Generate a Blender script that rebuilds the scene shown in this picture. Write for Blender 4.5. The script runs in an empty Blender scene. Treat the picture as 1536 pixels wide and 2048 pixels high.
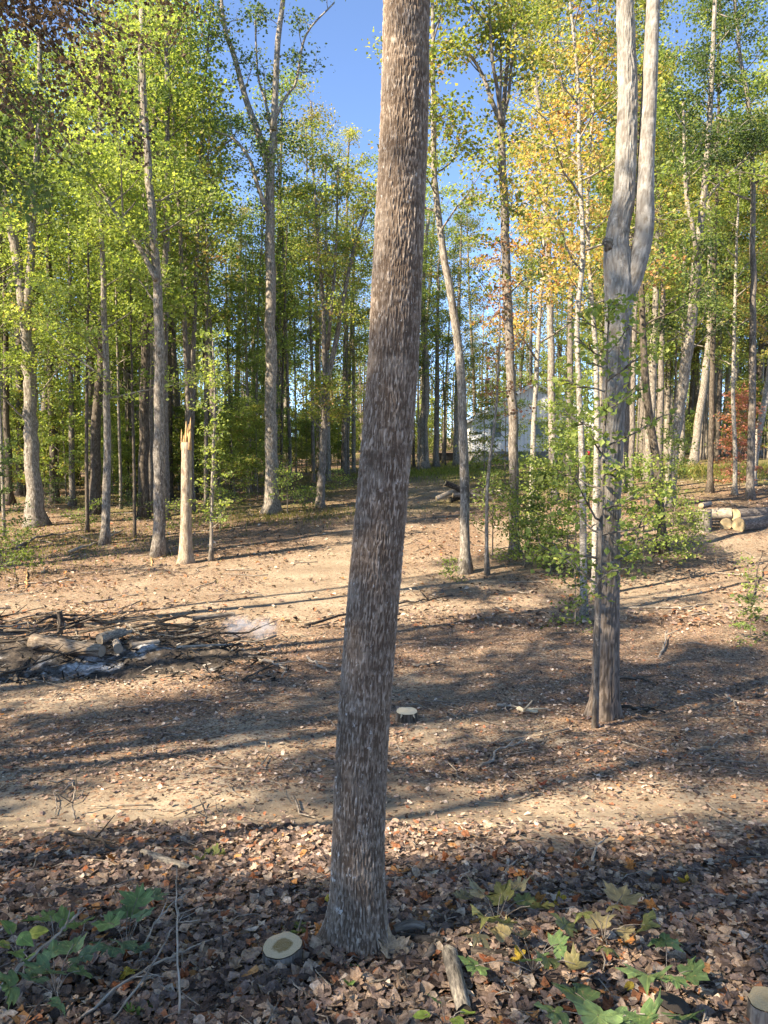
import bpy, math, random
import numpy as np
from mathutils import Vector

random.seed(7)
RNG = np.random.default_rng(11)
scene = bpy.context.scene
COL = scene.collection

# ------------------------------------------------------------------ camera
FPX, CX, CY = 1479.0, 768.0, 1024.0          # focal length and centre in photo pixels
PITCH = math.radians(3.6)
CAM = np.array([0.0, 0.0, 1.70])
cd = bpy.data.cameras.new('camera')
cd.sensor_fit = 'VERTICAL'
cd.sensor_height = 36.0
cd.lens = 36.0 * FPX / 2048.0
cd.clip_start = 0.05
cd.clip_end = 2000
cam = bpy.data.objects.new('camera', cd)
cam.location = CAM
cam.rotation_euler = (math.pi / 2 - PITCH, 0, 0)
COL.objects.link(cam)
scene.camera = cam
scene.render.resolution_x, scene.render.resolution_y = 768, 1024

# ------------------------------------------------------------------ sky, sun, exposure
SUN_EL = math.radians(40)
SH = np.array([0.875, 0.484])                # direction in which shadows fall on the ground
world = bpy.data.worlds.new('World')
scene.world = world
world.use_nodes = True
wn = world.node_tree
sky = wn.nodes.new('ShaderNodeTexSky')
sky.sky_type = 'NISHITA'
sky.sun_disc = False
sky.sun_elevation = SUN_EL
sky.sun_rotation = math.atan2(-SH[0], -SH[1])
sky.air_density = 0.8
sky.dust_density = 0.0
sky.ozone_density = 7.0
sky.altitude = 3500
wn.links.new(sky.outputs[0], wn.nodes['Background'].inputs[0])
wn.nodes['Background'].inputs[1].default_value = 0.15
sl = bpy.data.lights.new('sun', 'SUN')
sl.energy = 4.8
sl.angle = math.radians(0.6)
sl.color = (1.0, 0.93, 0.83)
so = bpy.data.objects.new('sun', sl)
so.rotation_euler = Vector((SH[0] * math.cos(SUN_EL), SH[1] * math.cos(SUN_EL), -math.sin(SUN_EL))).to_track_quat('-Z', 'Y').to_euler()
so.location = (-30, -20, 40)
COL.objects.link(so)
scene.view_settings.view_transform = 'Standard'
scene.view_settings.look = 'None'
scene.view_settings.exposure = 1.93
scene.view_settings.gamma = 1.0
scene.view_settings.use_white_balance = True
scene.view_settings.white_balance_temperature = 8000
scene.view_settings.use_curve_mapping = False
scene.render.engine = 'CYCLES'
scene.cycles.max_bounces = 6
scene.cycles.diffuse_bounces = 5
scene.cycles.transmission_bounces = 5
scene.cycles.transparent_max_bounces = 6

# ------------------------------------------------------------------ numeric helpers
_LAT = np.random.default_rng(5).random((64, 64))
def vnoise(x, y):
    x = np.asarray(x, float); y = np.asarray(y, float)
    xi = np.floor(x).astype(int); yi = np.floor(y).astype(int)
    fx = x - xi; fy = y - yi
    fx = fx * fx * (3 - 2 * fx); fy = fy * fy * (3 - 2 * fy)
    a = _LAT[xi % 64, yi % 64]; b = _LAT[(xi + 1) % 64, yi % 64]
    c = _LAT[xi % 64, (yi + 1) % 64]; d = _LAT[(xi + 1) % 64, (yi + 1) % 64]
    return (a * (1 - fx) + b * fx) * (1 - fy) + (c * (1 - fx) + d * fx) * fy
def fbm(x, y, o=3):
    s = 0; a = .5
    for k in range(o):
        s = s + a * (vnoise(np.asarray(x) * 2**k + 17.3 * k, np.asarray(y) * 2**k + 5.1 * k) - .5)
        a *= .5
    return s
def sst(a, b, x):
    t = np.clip((np.asarray(x, float) - a) / (b - a), 0, 1)
    return t * t * (3 - 2 * t)

_PY = np.array([-40, -3, 0, 2.2, 2.8, 4, 5.2, 7, 9, 13, 17, 20, 23, 27, 32, 38, 45, 60, 80, 120, 300.])
_PZ = np.array([2.5, .35, 0, -.08, -.16, -.50, -.84, -1.06, -1.2, -1.2, -1.1, -.95, -.62, -.25, .1, .5, .9, 1.7, 2.4, 4, 12])
_fy = np.linspace(-40, 300, 6801)
_fz = np.interp(_fy, _PY, _PZ)
_k = np.exp(-np.linspace(-2, 2, 41)**2); _k /= _k.sum()
_fzs = np.convolve(np.pad(_fz, 20, mode='edge'), _k, mode='valid')
def ground(x, y):
    x = np.asarray(x, float); y = np.asarray(y, float)
    z = np.interp(y, _fy, _fzs)
    z = z + .034 * np.clip(x, -10, 40) * sst(8, 30, y)
    z = z + .10 * fbm(x * .35, y * .35, 2) * sst(1.5, 8, y) + .05 * fbm(x * 1.3 + 9, y * 1.3, 2) + .028 * fbm(x * 5, y * 5 + 3, 2)
    # a shallow worn track across the foot of the bank
    z = z - .035 * np.exp(-((y - 5.45 - .25 * np.sin(x * .5)) / .35)**2)
    return z
def litter(x, y):
    x = np.asarray(x, float); y = np.asarray(y, float)
    n = fbm(x * .8 + 3, y * .8, 3)
    d = 1 - sst(3.7, 5.5, y + n * 3.0 + .5 * (vnoise(x * 7, y * 7) - .5))
    mid = sst(5.3, 6.4, y) * np.clip(.7 + 1.8 * n, .2, 1.)
    mid = mid * (1 - .5 * sst(12, 15, y))
    edge = 19 + np.where(x > 3, 5, 0) + 3 * n
    far = sst(edge, edge + 3, y) * .8
    leftw = sst(0, 2.0, -x - .18 * y - 2.2) * sst(15, 18, y) * .8
    lane = np.exp(-((x + 2.2 - (y - 15) * .19) / (1.0 + .04 * y))**2) * sst(12, 15, y) * (1 - sst(42, 50, y))
    return np.clip(np.maximum(np.maximum(d, mid), np.maximum(far, leftw)) * (1 - .8 * lane), 0.06, 1)

_F = np.array([0, math.cos(PITCH), -math.sin(PITCH)])
_U = np.array([0, math.sin(PITCH), math.cos(PITCH)])
def P(px, py, depth):
    """a point of the place seen at photo pixel (px, py), depth metres along the view axis"""
    return CAM + depth * _F + np.array([(px - CX) / FPX * depth, 0, 0]) - _U * ((py - CY) / FPX * depth)
_T = np.concatenate([np.linspace(1.2, 20, 1500), np.linspace(20.05, 150, 1500)])
def G(px, py):
    """where the line of sight through a photo pixel meets the ground -> (point, depth)"""
    r = P(px, py, 1.0) - CAM
    pts = CAM + _T[:, None] * r
    below = pts[:, 2] < ground(pts[:, 0], pts[:, 1])
    i = int(np.argmax(below)) if below.any() else len(_T) - 1
    p = pts[i].copy()
    p[2] = float(ground(p[0], p[1]))
    return p, _T[i]

# ------------------------------------------------------------------ mesh helpers
class MB:
    def __init__(self):
        self.v = []; self.n = 0; self.f = []; self.c = []; self.b = []
    def add(self, v, f, col=None, buv=None):
        v = np.asarray(v, float); f = np.asarray(f, int)
        self.v.append(v); self.f.append(f + self.n); self.n += len(v)
        if col is None: col = np.full((len(v), 3), .5)
        col = np.asarray(col, float)
        if col.ndim == 1: col = np.tile(col, (len(v), 1))
        self.c.append(col)
        self.b.append(v if buv is None else np.asarray(buv, float))
    def mesh(self, name, mat, smooth=True):
        me = bpy.data.meshes.new(name)
        if self.n == 0: return me
        v = np.concatenate(self.v)
        me.vertices.add(len(v)); me.vertices.foreach_set('co', v.astype(np.float32).ravel())
        sizes = np.concatenate([np.full(len(f), f.shape[1]) for f in self.f if len(f)])
        idx = np.concatenate([f.ravel() for f in self.f if len(f)])
        me.loops.add(len(idx)); me.loops.foreach_set('vertex_index', idx.astype(np.int32))
        st = np.concatenate([[0], np.cumsum(sizes)[:-1]])
        me.polygons.add(len(sizes))
        me.polygons.foreach_set('loop_start', st.astype(np.int32))
        me.polygons.foreach_set('loop_total', sizes.astype(np.int32))
        me.update(calc_edges=True)
        me.polygons.foreach_set('use_smooth', np.full(len(sizes), smooth))
        c = np.concatenate(self.c); a = me.attributes.new('col', 'FLOAT_COLOR', 'POINT')
        a.data.foreach_set('color', np.concatenate([c, np.ones((len(c), 1))], 1).astype(np.float32).ravel())
        b = np.concatenate(self.b); a = me.attributes.new('buv', 'FLOAT_VECTOR', 'POINT')
        a.data.foreach_set('vector', b.astype(np.float32).ravel())
        me.materials.append(mat)
        me.validate()
        return me
def link(name, me, parent=None, loc=None):
    o = bpy.data.objects.new(name, me); COL.objects.link(o)
    if parent is not None: o.parent = parent
    if loc is not None: o.location = loc
    return o
def tag(o, label=None, cat=None, group=None, kind=None):
    if label: o['label'] = label
    if cat: o['category'] = cat
    if group: o['group'] = group
    if kind: o['kind'] = kind
    return o
def empty(name, loc):
    o = bpy.data.objects.new(name, None); o.empty_display_size = .2
    COL.objects.link(o); o.location = loc
    return o
def norm(a):
    return a / (np.linalg.norm(a, axis=-1, keepdims=True) + 1e-12)

def tube(mb, pts, rad, seg=6, col=None, wob=0.0, rng=RNG, cap=True, flare=0.0, flat=1.0):
    pts = np.asarray(pts, float); rad = np.asarray(rad, float); n = len(pts)
    t = np.gradient(pts, axis=0); t = norm(t)
    ref = np.array([0., 1, 0]) if abs(t[0, 1]) < .8 else np.array([1., 0, 0])
    u = norm(np.cross(t, ref)); w = np.cross(t, u)
    th = np.linspace(0, 2 * np.pi, seg, endpoint=False)
    s = np.concatenate([[0], np.cumsum(np.linalg.norm(np.diff(pts, axis=0), axis=1))])
    r = rad[:, None] * np.ones(seg)
    if wob:
        q = rng.random() * 50
        r = r * (1 + wob * 2 * fbm(np.cos(th)[None] * 1.2 + q + s[:, None] * 1.3, np.sin(th)[None] * 1.2 + q * .7 + s[:, None] * .9, 2))
    if flare:
        ph = rng.random() * 6
        r = r + rad[0] * flare * np.exp(-s / (rad[0] * 1.5))[:, None] * (1 + .45 * np.cos(4 * th + ph) + .3 * np.cos(3 * th + 2 * ph))[None]
    v = pts[:, None] + r[..., None] * (np.cos(th)[None, :, None] * u[:, None] + flat * np.sin(th)[None, :, None] * w[:, None])
    buv = np.stack([r * np.cos(th), r * np.sin(th), np.repeat(s[:, None], seg, 1) + rng.random() * 5], -1)
    i = np.arange(n - 1)[:, None] * seg; j = np.arange(seg)[None]; k = (j + 1) % seg
    f = np.stack([i + j, i + k, i + seg + k, i + seg + j], -1).reshape(-1, 4)
    mb.add(v.reshape(-1, 3), f, col, buv.reshape(-1, 3))
    if cap:
        base = mb.n - n * seg
        for row, rev in ((0, True), (n - 1, False)):
            ring = np.arange(seg) + row * seg + base - mb.n
            c = pts[row]
            tri = np.stack([np.full(seg, 0), ring, np.roll(ring, -1)], 1)
            # centre vertex first, ring indices refer back
            tri[:, 1:] = tri[:, 1:]
            if rev: tri = tri[:, ::-1]
            mb.add(c[None], tri, col if col is None or np.asarray(col).ndim == 1 else None, np.array([[0, 0, s[row]]]))

def smooth_path(pts, n):
    pts = np.asarray(pts, float)
    d = np.concatenate([[0], np.cumsum(np.linalg.norm(np.diff(pts, axis=0), axis=1))])
    if len(pts) < 3:
        t = np.linspace(0, d[-1], n)
        return np.stack([np.interp(t, d, pts[:, k]) for k in range(3)], 1)
    # Catmull-Rom
    p = np.concatenate([[2 * pts[0] - pts[1]], pts, [2 * pts[-1] - pts[-2]]])
    t = np.linspace(0, d[-1], n); out = []
    for x in t:
        i = min(max(np.searchsorted(d, x, 'right') - 1, 0), len(pts) - 2)
        f = (x - d[i]) / (d[i + 1] - d[i] + 1e-9)
        a, b, c, e = p[i], p[i + 1], p[i + 2], p[i + 3]
        out.append(.5 * (2 * b + (c - a) * f + (2 * a - 5 * b + 4 * c - e) * f * f + (3 * b - a - 3 * c + e) * f**3))
    return np.array(out)

# ------------------------------------------------------------------ materials
def new_mat(name):
    m = bpy.data.materials.new(name); m.use_nodes = True
    nt = m.node_tree; nt.nodes.clear()
    out = nt.nodes.new('ShaderNodeOutputMaterial')
    return m, nt, out
def N(nt, t, **kw):
    n = nt.nodes.new(t)
    for k, v in kw.items(): setattr(n, k, v)
    return n
def ramp(nt, src, stops):
    r = N(nt, 'ShaderNodeValToRGB')
    e = r.color_ramp.elements
    while len(e) < len(stops): e.new(.5)
    for i, (p, c) in enumerate(stops):
        e[i].position = p
        e[i].color = (c, c, c, 1) if isinstance(c, (int, float)) else (*c, 1)
    nt.links.new(src, r.inputs[0])
    return r.outputs[0]
def mix(nt, a, b, fac, mode='MIX'):
    m = N(nt, 'ShaderNodeMix', data_type='RGBA', blend_type=mode)
    for s, v in ((m.inputs[6], a), (m.inputs[7], b), (m.inputs[0], fac)):
        if hasattr(v, 'links') or isinstance(v, bpy.types.NodeSocket): nt.links.new(v, s)
        elif isinstance(v, (int, float)): s.default_value = v
        else: s.default_value = (*v, 1)
    return m.outputs[2]
def mapping(nt, src, scale):
    m = N(nt, 'ShaderNodeMapping'); m.inputs['Scale'].default_value = scale
    nt.links.new(src, m.inputs[0]); return m.outputs[0]
def noise(nt, vec, scale, detail=3, rough=.6):
    n = N(nt, 'ShaderNodeTexNoise'); n.inputs['Scale'].default_value = scale
    n.inputs['Detail'].default_value = detail; n.inputs['Roughness'].default_value = rough
    nt.links.new(vec, n.inputs['Vector']); return n.outputs[0]
def attr(nt, name):
    a = N(nt, 'ShaderNodeAttribute'); a.attribute_name = name; return a
def bump(nt, h, strength, dist):
    b = N(nt, 'ShaderNodeBump'); b.inputs['Strength'].default_value = strength
    b.inputs['Distance'].default_value = dist; nt.links.new(h, b.inputs['Height']); return b.outputs[0]
def principled(nt, out, col, rough=.9, nrm=None, spec=.2):
    p = N(nt, 'ShaderNodeBsdfPrincipled')
    if isinstance(col, bpy.types.NodeSocket): nt.links.new(col, p.inputs['Base Color'])
    else: p.inputs['Base Color'].default_value = (*col, 1)
    p.inputs['Roughness'].default_value = rough
    p.inputs['Specular IOR Level'].default_value = spec
    if nrm is not None: nt.links.new(nrm, p.inputs['Normal'])
    nt.links.new(p.outputs[0], out.inputs[0]); return p

def bark_mat(name, dark, mid, pale, w=.03, h=.14, blotch=.5, fine=1.0):
    m, nt, out = new_mat(name)
    b = attr(nt, 'buv').outputs['Vector']
    oi = N(nt, 'ShaderNodeObjectInfo')
    add = N(nt, 'ShaderNodeVectorMath', operation='ADD'); nt.links.new(b, add.inputs[0])
    mul = N(nt, 'ShaderNodeMath', operation='MULTIPLY'); mul.inputs[1].default_value = 13.0
    nt.links.new(oi.outputs['Random'], mul.inputs[0]); nt.links.new(mul.outputs[0], add.inputs[1])
    b = add.outputs[0]
    st = mapping(nt, b, (1 / w, 1 / w, 1 / h))
    n1 = noise(nt, st, 1.0, 4, .65)
    n2 = noise(nt, mapping(nt, b, (3, 3, 1.3)), 1.6, 4, .65)      # lichen and weather blotches
    n3 = noise(nt, mapping(nt, b, (6, 6, 4)), 2.5, 5, .7)
    c = ramp(nt, n1, [(.32, dark), (.5, mid), (.68, pale)])
    c = mix(nt, c, tuple(x * .45 for x in mid), ramp(nt, n2, [(.56, 0.), (.66, blotch)]))
    c = mix(nt, c, tuple(min(1, x * 1.15) for x in pale), ramp(nt, n3, [(.56, 0.), (.64, .75)]))
    principled(nt, out, c, .92, bump(nt, n1, .8, w * .5 * fine), .1)
    return m
M = {}
M['bark_pale'] = bark_mat('pale_bark', (.075, .062, .05), (.19, .165, .135), (.38, .345, .295), blotch=.9)
M['bark_white'] = bark_mat('white_bark', (.10, .086, .07), (.255, .23, .195), (.45, .415, .365), w=.06, h=.03, blotch=.9)
M['bark_grey'] = bark_mat('grey_bark', (.06, .05, .041), (.145, .124, .104), (.28, .25, .215), blotch=.7)
M['bark_dark'] = bark_mat('dark_bark', (.035, .028, .022), (.085, .07, .055), (.17, .145, .12), blotch=.5)
M['twig'] = bark_mat('twig_bark', (.08, .065, .05), (.20, .17, .14), (.36, .32, .27), w=.02, h=.06)
M['stick_pale'] = bark_mat('weathered_wood', (.14, .115, .09), (.30, .255, .205), (.46, .40, .335), w=.012, h=.09, blotch=.4)
M['rot'] = bark_mat('rotting_wood', (.05, .045, .04), (.2, .175, .145), (.42, .37, .29), w=.012, h=.05, blotch=.5)
M['rot2'] = bark_mat('scorched_wood', (.07, .055, .042), (.22, .17, .125), (.33, .27, .205), w=.02, h=.12, blotch=.7)
M['charred'] = bark_mat('charred_wood', (.012, .011, .010), (.04, .034, .03), (.14, .12, .10), w=.02, h=.06)
M['log_bark'] = bark_mat('log_bark', (.06, .05, .042), (.15, .125, .105), (.28, .245, .21), w=.025, h=.12, blotch=.4)

def plain_mat(name, col, rough=.8, var=.25, scale=8.0, bmp=.3, spec=.2):
    m, nt, out = new_mat(name)
    tc = N(nt, 'ShaderNodeTexCoord').outputs['Object']
    n = noise(nt, tc, scale, 4, .65)
    c = mix(nt, tuple(x * (1 - var) for x in col), tuple(min(1, x * (1 + var)) for x in col), ramp(nt, n, [(.3, 0.), (.7, 1.)]))
    principled(nt, out, c, rough, bump(nt, n, bmp, .01), spec)
    return m

def leaf_mat(name, trans=.45, rough=.55, vary=.25, bright=1.0, mottle=False):
    m, nt, out = new_mat(name)
    c = attr(nt, 'col').outputs['Color']
    oi = N(nt, 'ShaderNodeObjectInfo')
    hs = N(nt, 'ShaderNodeHueSaturation'); nt.links.new(c, hs.inputs['Color'])
    mr = N(nt, 'ShaderNodeMapRange'); nt.links.new(oi.outputs['Random'], mr.inputs[0])
    mr.inputs[3].default_value = bright * (1 - vary); mr.inputs[4].default_value = bright * (1 + vary)
    nt.links.new(mr.outputs[0], hs.inputs['Value'])
    mh = N(nt, 'ShaderNodeMapRange'); nt.links.new(oi.outputs['Random'], mh.inputs[0])
    mh.inputs[3].default_value = .5 + .02 * vary; mh.inputs[4].default_value = .5 - .05 * vary
    nt.links.new(mh.outputs[0], hs.inputs['Hue'])
    col = hs.outputs[0]
    nrm = None
    if mottle:
        tp = N(nt, 'ShaderNodeNewGeometry').outputs['Position']
        nz = noise(nt, tp, 55, 4, .7); n2 = noise(nt, tp, 190, 2, .6)
        col = mix(nt, col, mix(nt, col, (.45, .42, .40), 1.0, 'MULTIPLY'), ramp(nt, nz, [(.42, 0.), (.62, .8)]))
        col = mix(nt, col, mix(nt, col, (1.5, 1.45, 1.4), 1.0, 'MULTIPLY'), ramp(nt, n2, [(.55, 0.), (.7, .7)]))
        nrm = bump(nt, nz, .7, .012)
    p = N(nt, 'ShaderNodeBsdfPrincipled'); nt.links.new(col, p.inputs['Base Color'])
    p.inputs['Roughness'].default_value = rough; p.inputs['Specular IOR Level'].default_value = .1 if mottle else .3
    if nrm is not None: nt.links.new(nrm, p.inputs['Normal'])
    if trans > 0:
        t = N(nt, 'ShaderNodeBsdfTranslucent')
        tcol = mix(nt, col, (1.35, 1.35, .7), 1.0, 'MULTIPLY'); nt.links.new(tcol, t.inputs[0])
        ms = N(nt, 'ShaderNodeMixShader'); ms.inputs[0].default_value = trans
        nt.links.new(p.outputs[0], ms.inputs[1]); nt.links.new(t.outputs[0], ms.inputs[2])
        nt.links.new(ms.outputs[0], out.inputs[0])
    else:
        nt.links.new(p.outputs[0], out.inputs[0])
    return m
M['leaf'] = leaf_mat('foliage', .52, vary=.3, bright=1.2)
M['leaf_dry'] = leaf_mat('dry_leaf', .15, .85, .12, mottle=True)

def seed_leaf_mat():
    m, nt, out = new_mat('seedling_leaf')
    c = attr(nt, 'col').outputs['Color']; b = attr(nt, 'buv').outputs['Vector']
    n = noise(nt, b, 5, 4, .65)
    c = mix(nt, c, (.30, .22, .10), ramp(nt, n, [(.58, 0.), (.70, .75)]))
    n2 = noise(nt, b, 3.5, 2, .5)
    c = mix(nt, c, mix(nt, c, (1.5, 1.45, 1.3), 1.0, 'MULTIPLY'), ramp(nt, n2, [(.4, 0.), (.65, .8)]))
    sx = N(nt, 'ShaderNodeSeparateXYZ'); nt.links.new(b, sx.inputs[0])
    yo = N(nt, 'ShaderNodeMath', operation='ADD'); nt.links.new(sx.outputs[1], yo.inputs[0]); yo.inputs[1].default_value = .34
    an = N(nt, 'ShaderNodeMath', operation='ARCTAN2'); nt.links.new(sx.outputs[0], an.inputs[0]); nt.links.new(yo.outputs[0], an.inputs[1])
    mu = N(nt, 'ShaderNodeMath', operation='MULTIPLY'); nt.links.new(an.outputs[0], mu.inputs[0]); mu.inputs[1].default_value = 4.3
    si = N(nt, 'ShaderNodeMath', operation='SINE'); nt.links.new(mu.outputs[0], si.inputs[0])
    ab = N(nt, 'ShaderNodeMath', operation='ABSOLUTE'); nt.links.new(si.outputs[0], ab.inputs[0])
    c = mix(nt, c, mix(nt, c, (1.7, 1.6, 1.5), 1.0, 'MULTIPLY'), ramp(nt, ab.outputs[0], [(.04, .8), (.16, 0.)]))
    p = N(nt, 'ShaderNodeBsdfPrincipled'); nt.links.new(c, p.inputs['Base Color'])
    p.inputs['Roughness'].default_value = .5; p.inputs['Specular IOR Level'].default_value = .35
    nt.links.new(bump(nt, noise(nt, b, 9, 3), .3, .01), p.inputs['Normal'])
    t = N(nt, 'ShaderNodeBsdfTranslucent'); nt.links.new(c, t.inputs[0])
    ms = N(nt, 'ShaderNodeMixShader'); ms.inputs[0].default_value = .35
    nt.links.new(p.outputs[0], ms.inputs[1]); nt.links.new(t.outputs[0], ms.inputs[2]); nt.links.new(ms.outputs[0], out.inputs[0])
    return m
M['seed_leaf'] = seed_leaf_mat()

def ground_mat():
    m, nt, out = new_mat('forest_floor')
    tc = N(nt, 'ShaderNodeTexCoord').outputs['Object']
    a = attr(nt, 'col'); sep = N(nt, 'ShaderNodeSeparateColor'); nt.links.new(a.outputs['Color'], sep.inputs[0])
    lit, grass = sep.outputs[0], sep.outputs[1]
    n1 = noise(nt, tc, .9, 5, .6); n2 = noise(nt, tc, 9, 5, .7); n3 = noise(nt, tc, 60, 3, .7)
    soil = ramp(nt, n1, [(.3, (.20, .155, .112)), (.5, (.29, .232, .168)), (.72, (.395, .33, .248))])
    soil = mix(nt, soil, (.17, .12, .085), ramp(nt, n2, [(.52, 0.), (.68, .6)]))
    soil = mix(nt, soil, (.48, .41, .315), ramp(nt, n3, [(.6, 0.), (.72, .5)]))
    # small fragments of leaf and chip
    def cells(scale, lo, hi):
        v = N(nt, 'ShaderNodeTexVoronoi'); v.inputs['Scale'].default_value = scale
        dn = N(nt, 'ShaderNodeTexNoise'); dn.inputs['Scale'].default_value = scale * .8; nt.links.new(tc, dn.inputs['Vector'])
        dm = N(nt, 'ShaderNodeVectorMath', operation='MULTIPLY_ADD'); dm.inputs[1].default_value = (1.6 / scale,) * 3
        nt.links.new(dn.outputs['Color'], dm.inputs[0]); nt.links.new(tc, dm.inputs[2]); nt.links.new(dm.outputs[0], v.inputs['Vector'])
        s = N(nt, 'ShaderNodeSeparateColor'); nt.links.new(v.outputs['Color'], s.inputs[0])
        return s
    s1 = cells(60, 0, 1); s2 = cells(26, 0, 1)
    pal = [(0., (.045, .035, .03)), (.25, (.12, .082, .062)), (.5, (.22, .15, .105)), (.7, (.30, .20, .13)), (.85, (.25, .14, .085)), (1., (.43, .33, .25))]
    frag1 = ramp(nt, s1.outputs[0], pal); frag2 = ramp(nt, s2.outputs[0], pal)
    def gt(val, thr):
        mm = N(nt, 'ShaderNodeMath', operation='LESS_THAN'); nt.links.new(val, mm.inputs[0]); nt.links.new(thr, mm.inputs[1]); return mm.outputs[0]
    lm = N(nt, 'ShaderNodeMath', operation='MULTIPLY_ADD'); nt.links.new(lit, lm.inputs[0]); lm.inputs[1].default_value = .85; lm.inputs[2].default_value = .03
    c = mix(nt, soil, frag2, gt(s2.outputs[1], lm.outputs[0]))
    c = mix(nt, c, frag1, gt(s1.outputs[1], lm.outputs[0]))
    g = ramp(nt, noise(nt, tc, 22, 4, .7), [(.3, (.06, .075, .02)), (.55, (.14, .15, .04)), (.75, (.30, .25, .10))])
    gm = N(nt, 'ShaderNodeMath', operation='MULTIPLY'); nt.links.new(grass, gm.inputs[0]); nt.links.new(ramp(nt, n2, [(.35, 0.), (.55, 1.)]), gm.inputs[1])
    c = mix(nt, c, g, gm.outputs[0])
    hh = N(nt, 'ShaderNodeMath', operation='ADD'); nt.links.new(n2, hh.inputs[0]); nt.links.new(s1.outputs[2], hh.inputs[1])
    principled(nt, out, c, .95, bump(nt, hh.outputs[0], .9, .02), .08)
    return m
M['ground'] = ground_mat()

def cut_mat(name, outer, inner, rot=False):
    """sawn end: 'buv' holds the position in the plane of the cut, relative to the radius"""
    m, nt, out = new_mat(name)
    b = attr(nt, 'buv').outputs['Vector']
    ln = N(nt, 'ShaderNodeVectorMath', operation='LENGTH')
    nz = noise(nt, b, 2.2, 3, .6)
    off = N(nt, 'ShaderNodeMath', operation='MULTIPLY_ADD'); off.inputs[1].default_value = .5
    nt.links.new(b, ln.inputs[0]); nt.links.new(nz, off.inputs[0]); nt.links.new(ln.outputs['Value'], off.inputs[2])
    rings = N(nt, 'ShaderNodeMath', operation='SINE'); mul = N(nt, 'ShaderNodeMath', operation='MULTIPLY'); mul.inputs[1].default_value = 55
    nt.links.new(off.outputs[0], mul.inputs[0]); nt.links.new(mul.outputs[0], rings.inputs[0])
    c = ramp(nt, off.outputs[0], [(.0, inner), (.72, inner), (.82, outer), (1.18, outer)]) if rot else ramp(nt, off.outputs[0], [(.0, inner), (.6, outer), (1., outer)])
    c = mix(nt, c, tuple(x * .8 for x in outer), ramp(nt, rings.outputs[0], [(.4, 0.), (1., .35)]))
    n = noise(nt, b, 14, 4, .7)
    c = mix(nt, c, tuple(x * .6 for x in inner), ramp(nt, n, [(.55, 0.), (.7, .6)]))
    saw = noise(nt, mapping(nt, b, (1.5, 26, 1)), 1, 2, .5)
    c = mix(nt, c, tuple(x * .72 for x in outer), ramp(nt, saw, [(.5, 0.), (.68, .6)]))
    principled(nt, out, c, .85, bump(nt, n, .4, .01), .15)
    return m
M['cut'] = cut_mat('sawn_wood', (.46, .36, .22), (.36, .24, .12))
M['cut_rot'] = cut_mat('sawn_wood_dark_heart', (.62, .465, .30), (.26, .165, .065), True)
M['cut_fresh'] = cut_mat('fresh_sawn_wood', (.72, .60, .42), (.64, .50, .32))
M['cut_grey'] = cut_mat('weathered_sawn_wood', (.30, .25, .19), (.20, .16, .12))
M['cut_old'] = cut_mat('old_sawn_wood', (.055, .046, .038), (.035, .03, .026))

# ------------------------------------------------------------------ leaf sets
PAL = {
    'green':  [((.11, .165, .045), 4), ((.16, .215, .062), 4), ((.25, .29, .085), 2)],
    'lime':   [((.19, .255, .075), 4), ((.28, .325, .105), 3), ((.125, .185, .06), 4)],
    'gold':   [((.34, .30, .09), 3), ((.23, .26, .075), 4), ((.14, .19, .06), 5), ((.36, .23, .09), 1)],
    'orange': [((.38, .22, .09), 3), ((.39, .31, .11), 4), ((.21, .23, .075), 5), ((.32, .15, .08), 1)],
    'mixed':  [((.13, .18, .05), 6), ((.23, .26, .07), 3), ((.34, .27, .09), 1), ((.28, .16, .08), .6)],
    'olive':  [((.16, .165, .06), 4), ((.23, .21, .085), 3), ((.28, .23, .105), 2)],
    'dark':   [((.05, .085, .038), 5), ((.075, .115, .045), 4), ((.12, .155, .05), 1)],
    'brown':  [((.12, .088, .064), 5), ((.19, .135, .10), 3), ((.30, .22, .155), 2)],
    'rust':   [((.32, .14, .10), 4), ((.40, .21, .15), 3), ((.10, .10, .04), 3)],
}
def pick_cols(rng, pal, n, jit=.18):
    cs = np.array([c for c, w in PAL[pal]]); w = np.array([w for c, w in PAL[pal]], float); w /= w.sum()
    c = cs[rng.choice(len(cs), n, p=w)]
    return c * (1 + jit * rng.standard_normal((n, 1))).clip(.4, 1.7)

def leaves(mb, rng, centers, sig, per, size, pal, flat=.33, upness=.9):
    """kite-shaped leaves in clumps round the centres"""
    K = len(centers)
    if K == 0: return
    cnt = rng.poisson(per, K); idx = np.repeat(np.arange(K), cnt); n = len(idx)
    sg = np.broadcast_to(np.asarray(sig, float), (K,))[idx]
    c = centers[idx] + rng.standard_normal((n, 3)) * sg[:, None] * np.array([1, 1, flat])
    nn = norm(rng.standard_normal((n, 3)) * .75 + np.array([0, 0, upness]))
    a = norm(np.cross(nn, rng.standard_normal((n, 3)))); b = np.cross(nn, a)
    s = size * (.45 + .85 * rng.random((n, 1)))
    v = np.stack([c + a * s * .6, c + b * s * .42 + nn * s * .14, c - a * s * .5, c - b * s * .42 + nn * s * .14], 1)
    cc = pick_cols(rng, pal, K, .3)[idx] * .6 + pick_cols(rng, pal, n, .25) * .4
    mb.add(v.reshape(-1, 3), np.arange(n * 4).reshape(-1, 4), np.repeat(cc, 4, 0))

def rot_dir(rng, d, spread):
    return norm(d + rng.standard_normal(3) * spread)

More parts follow.
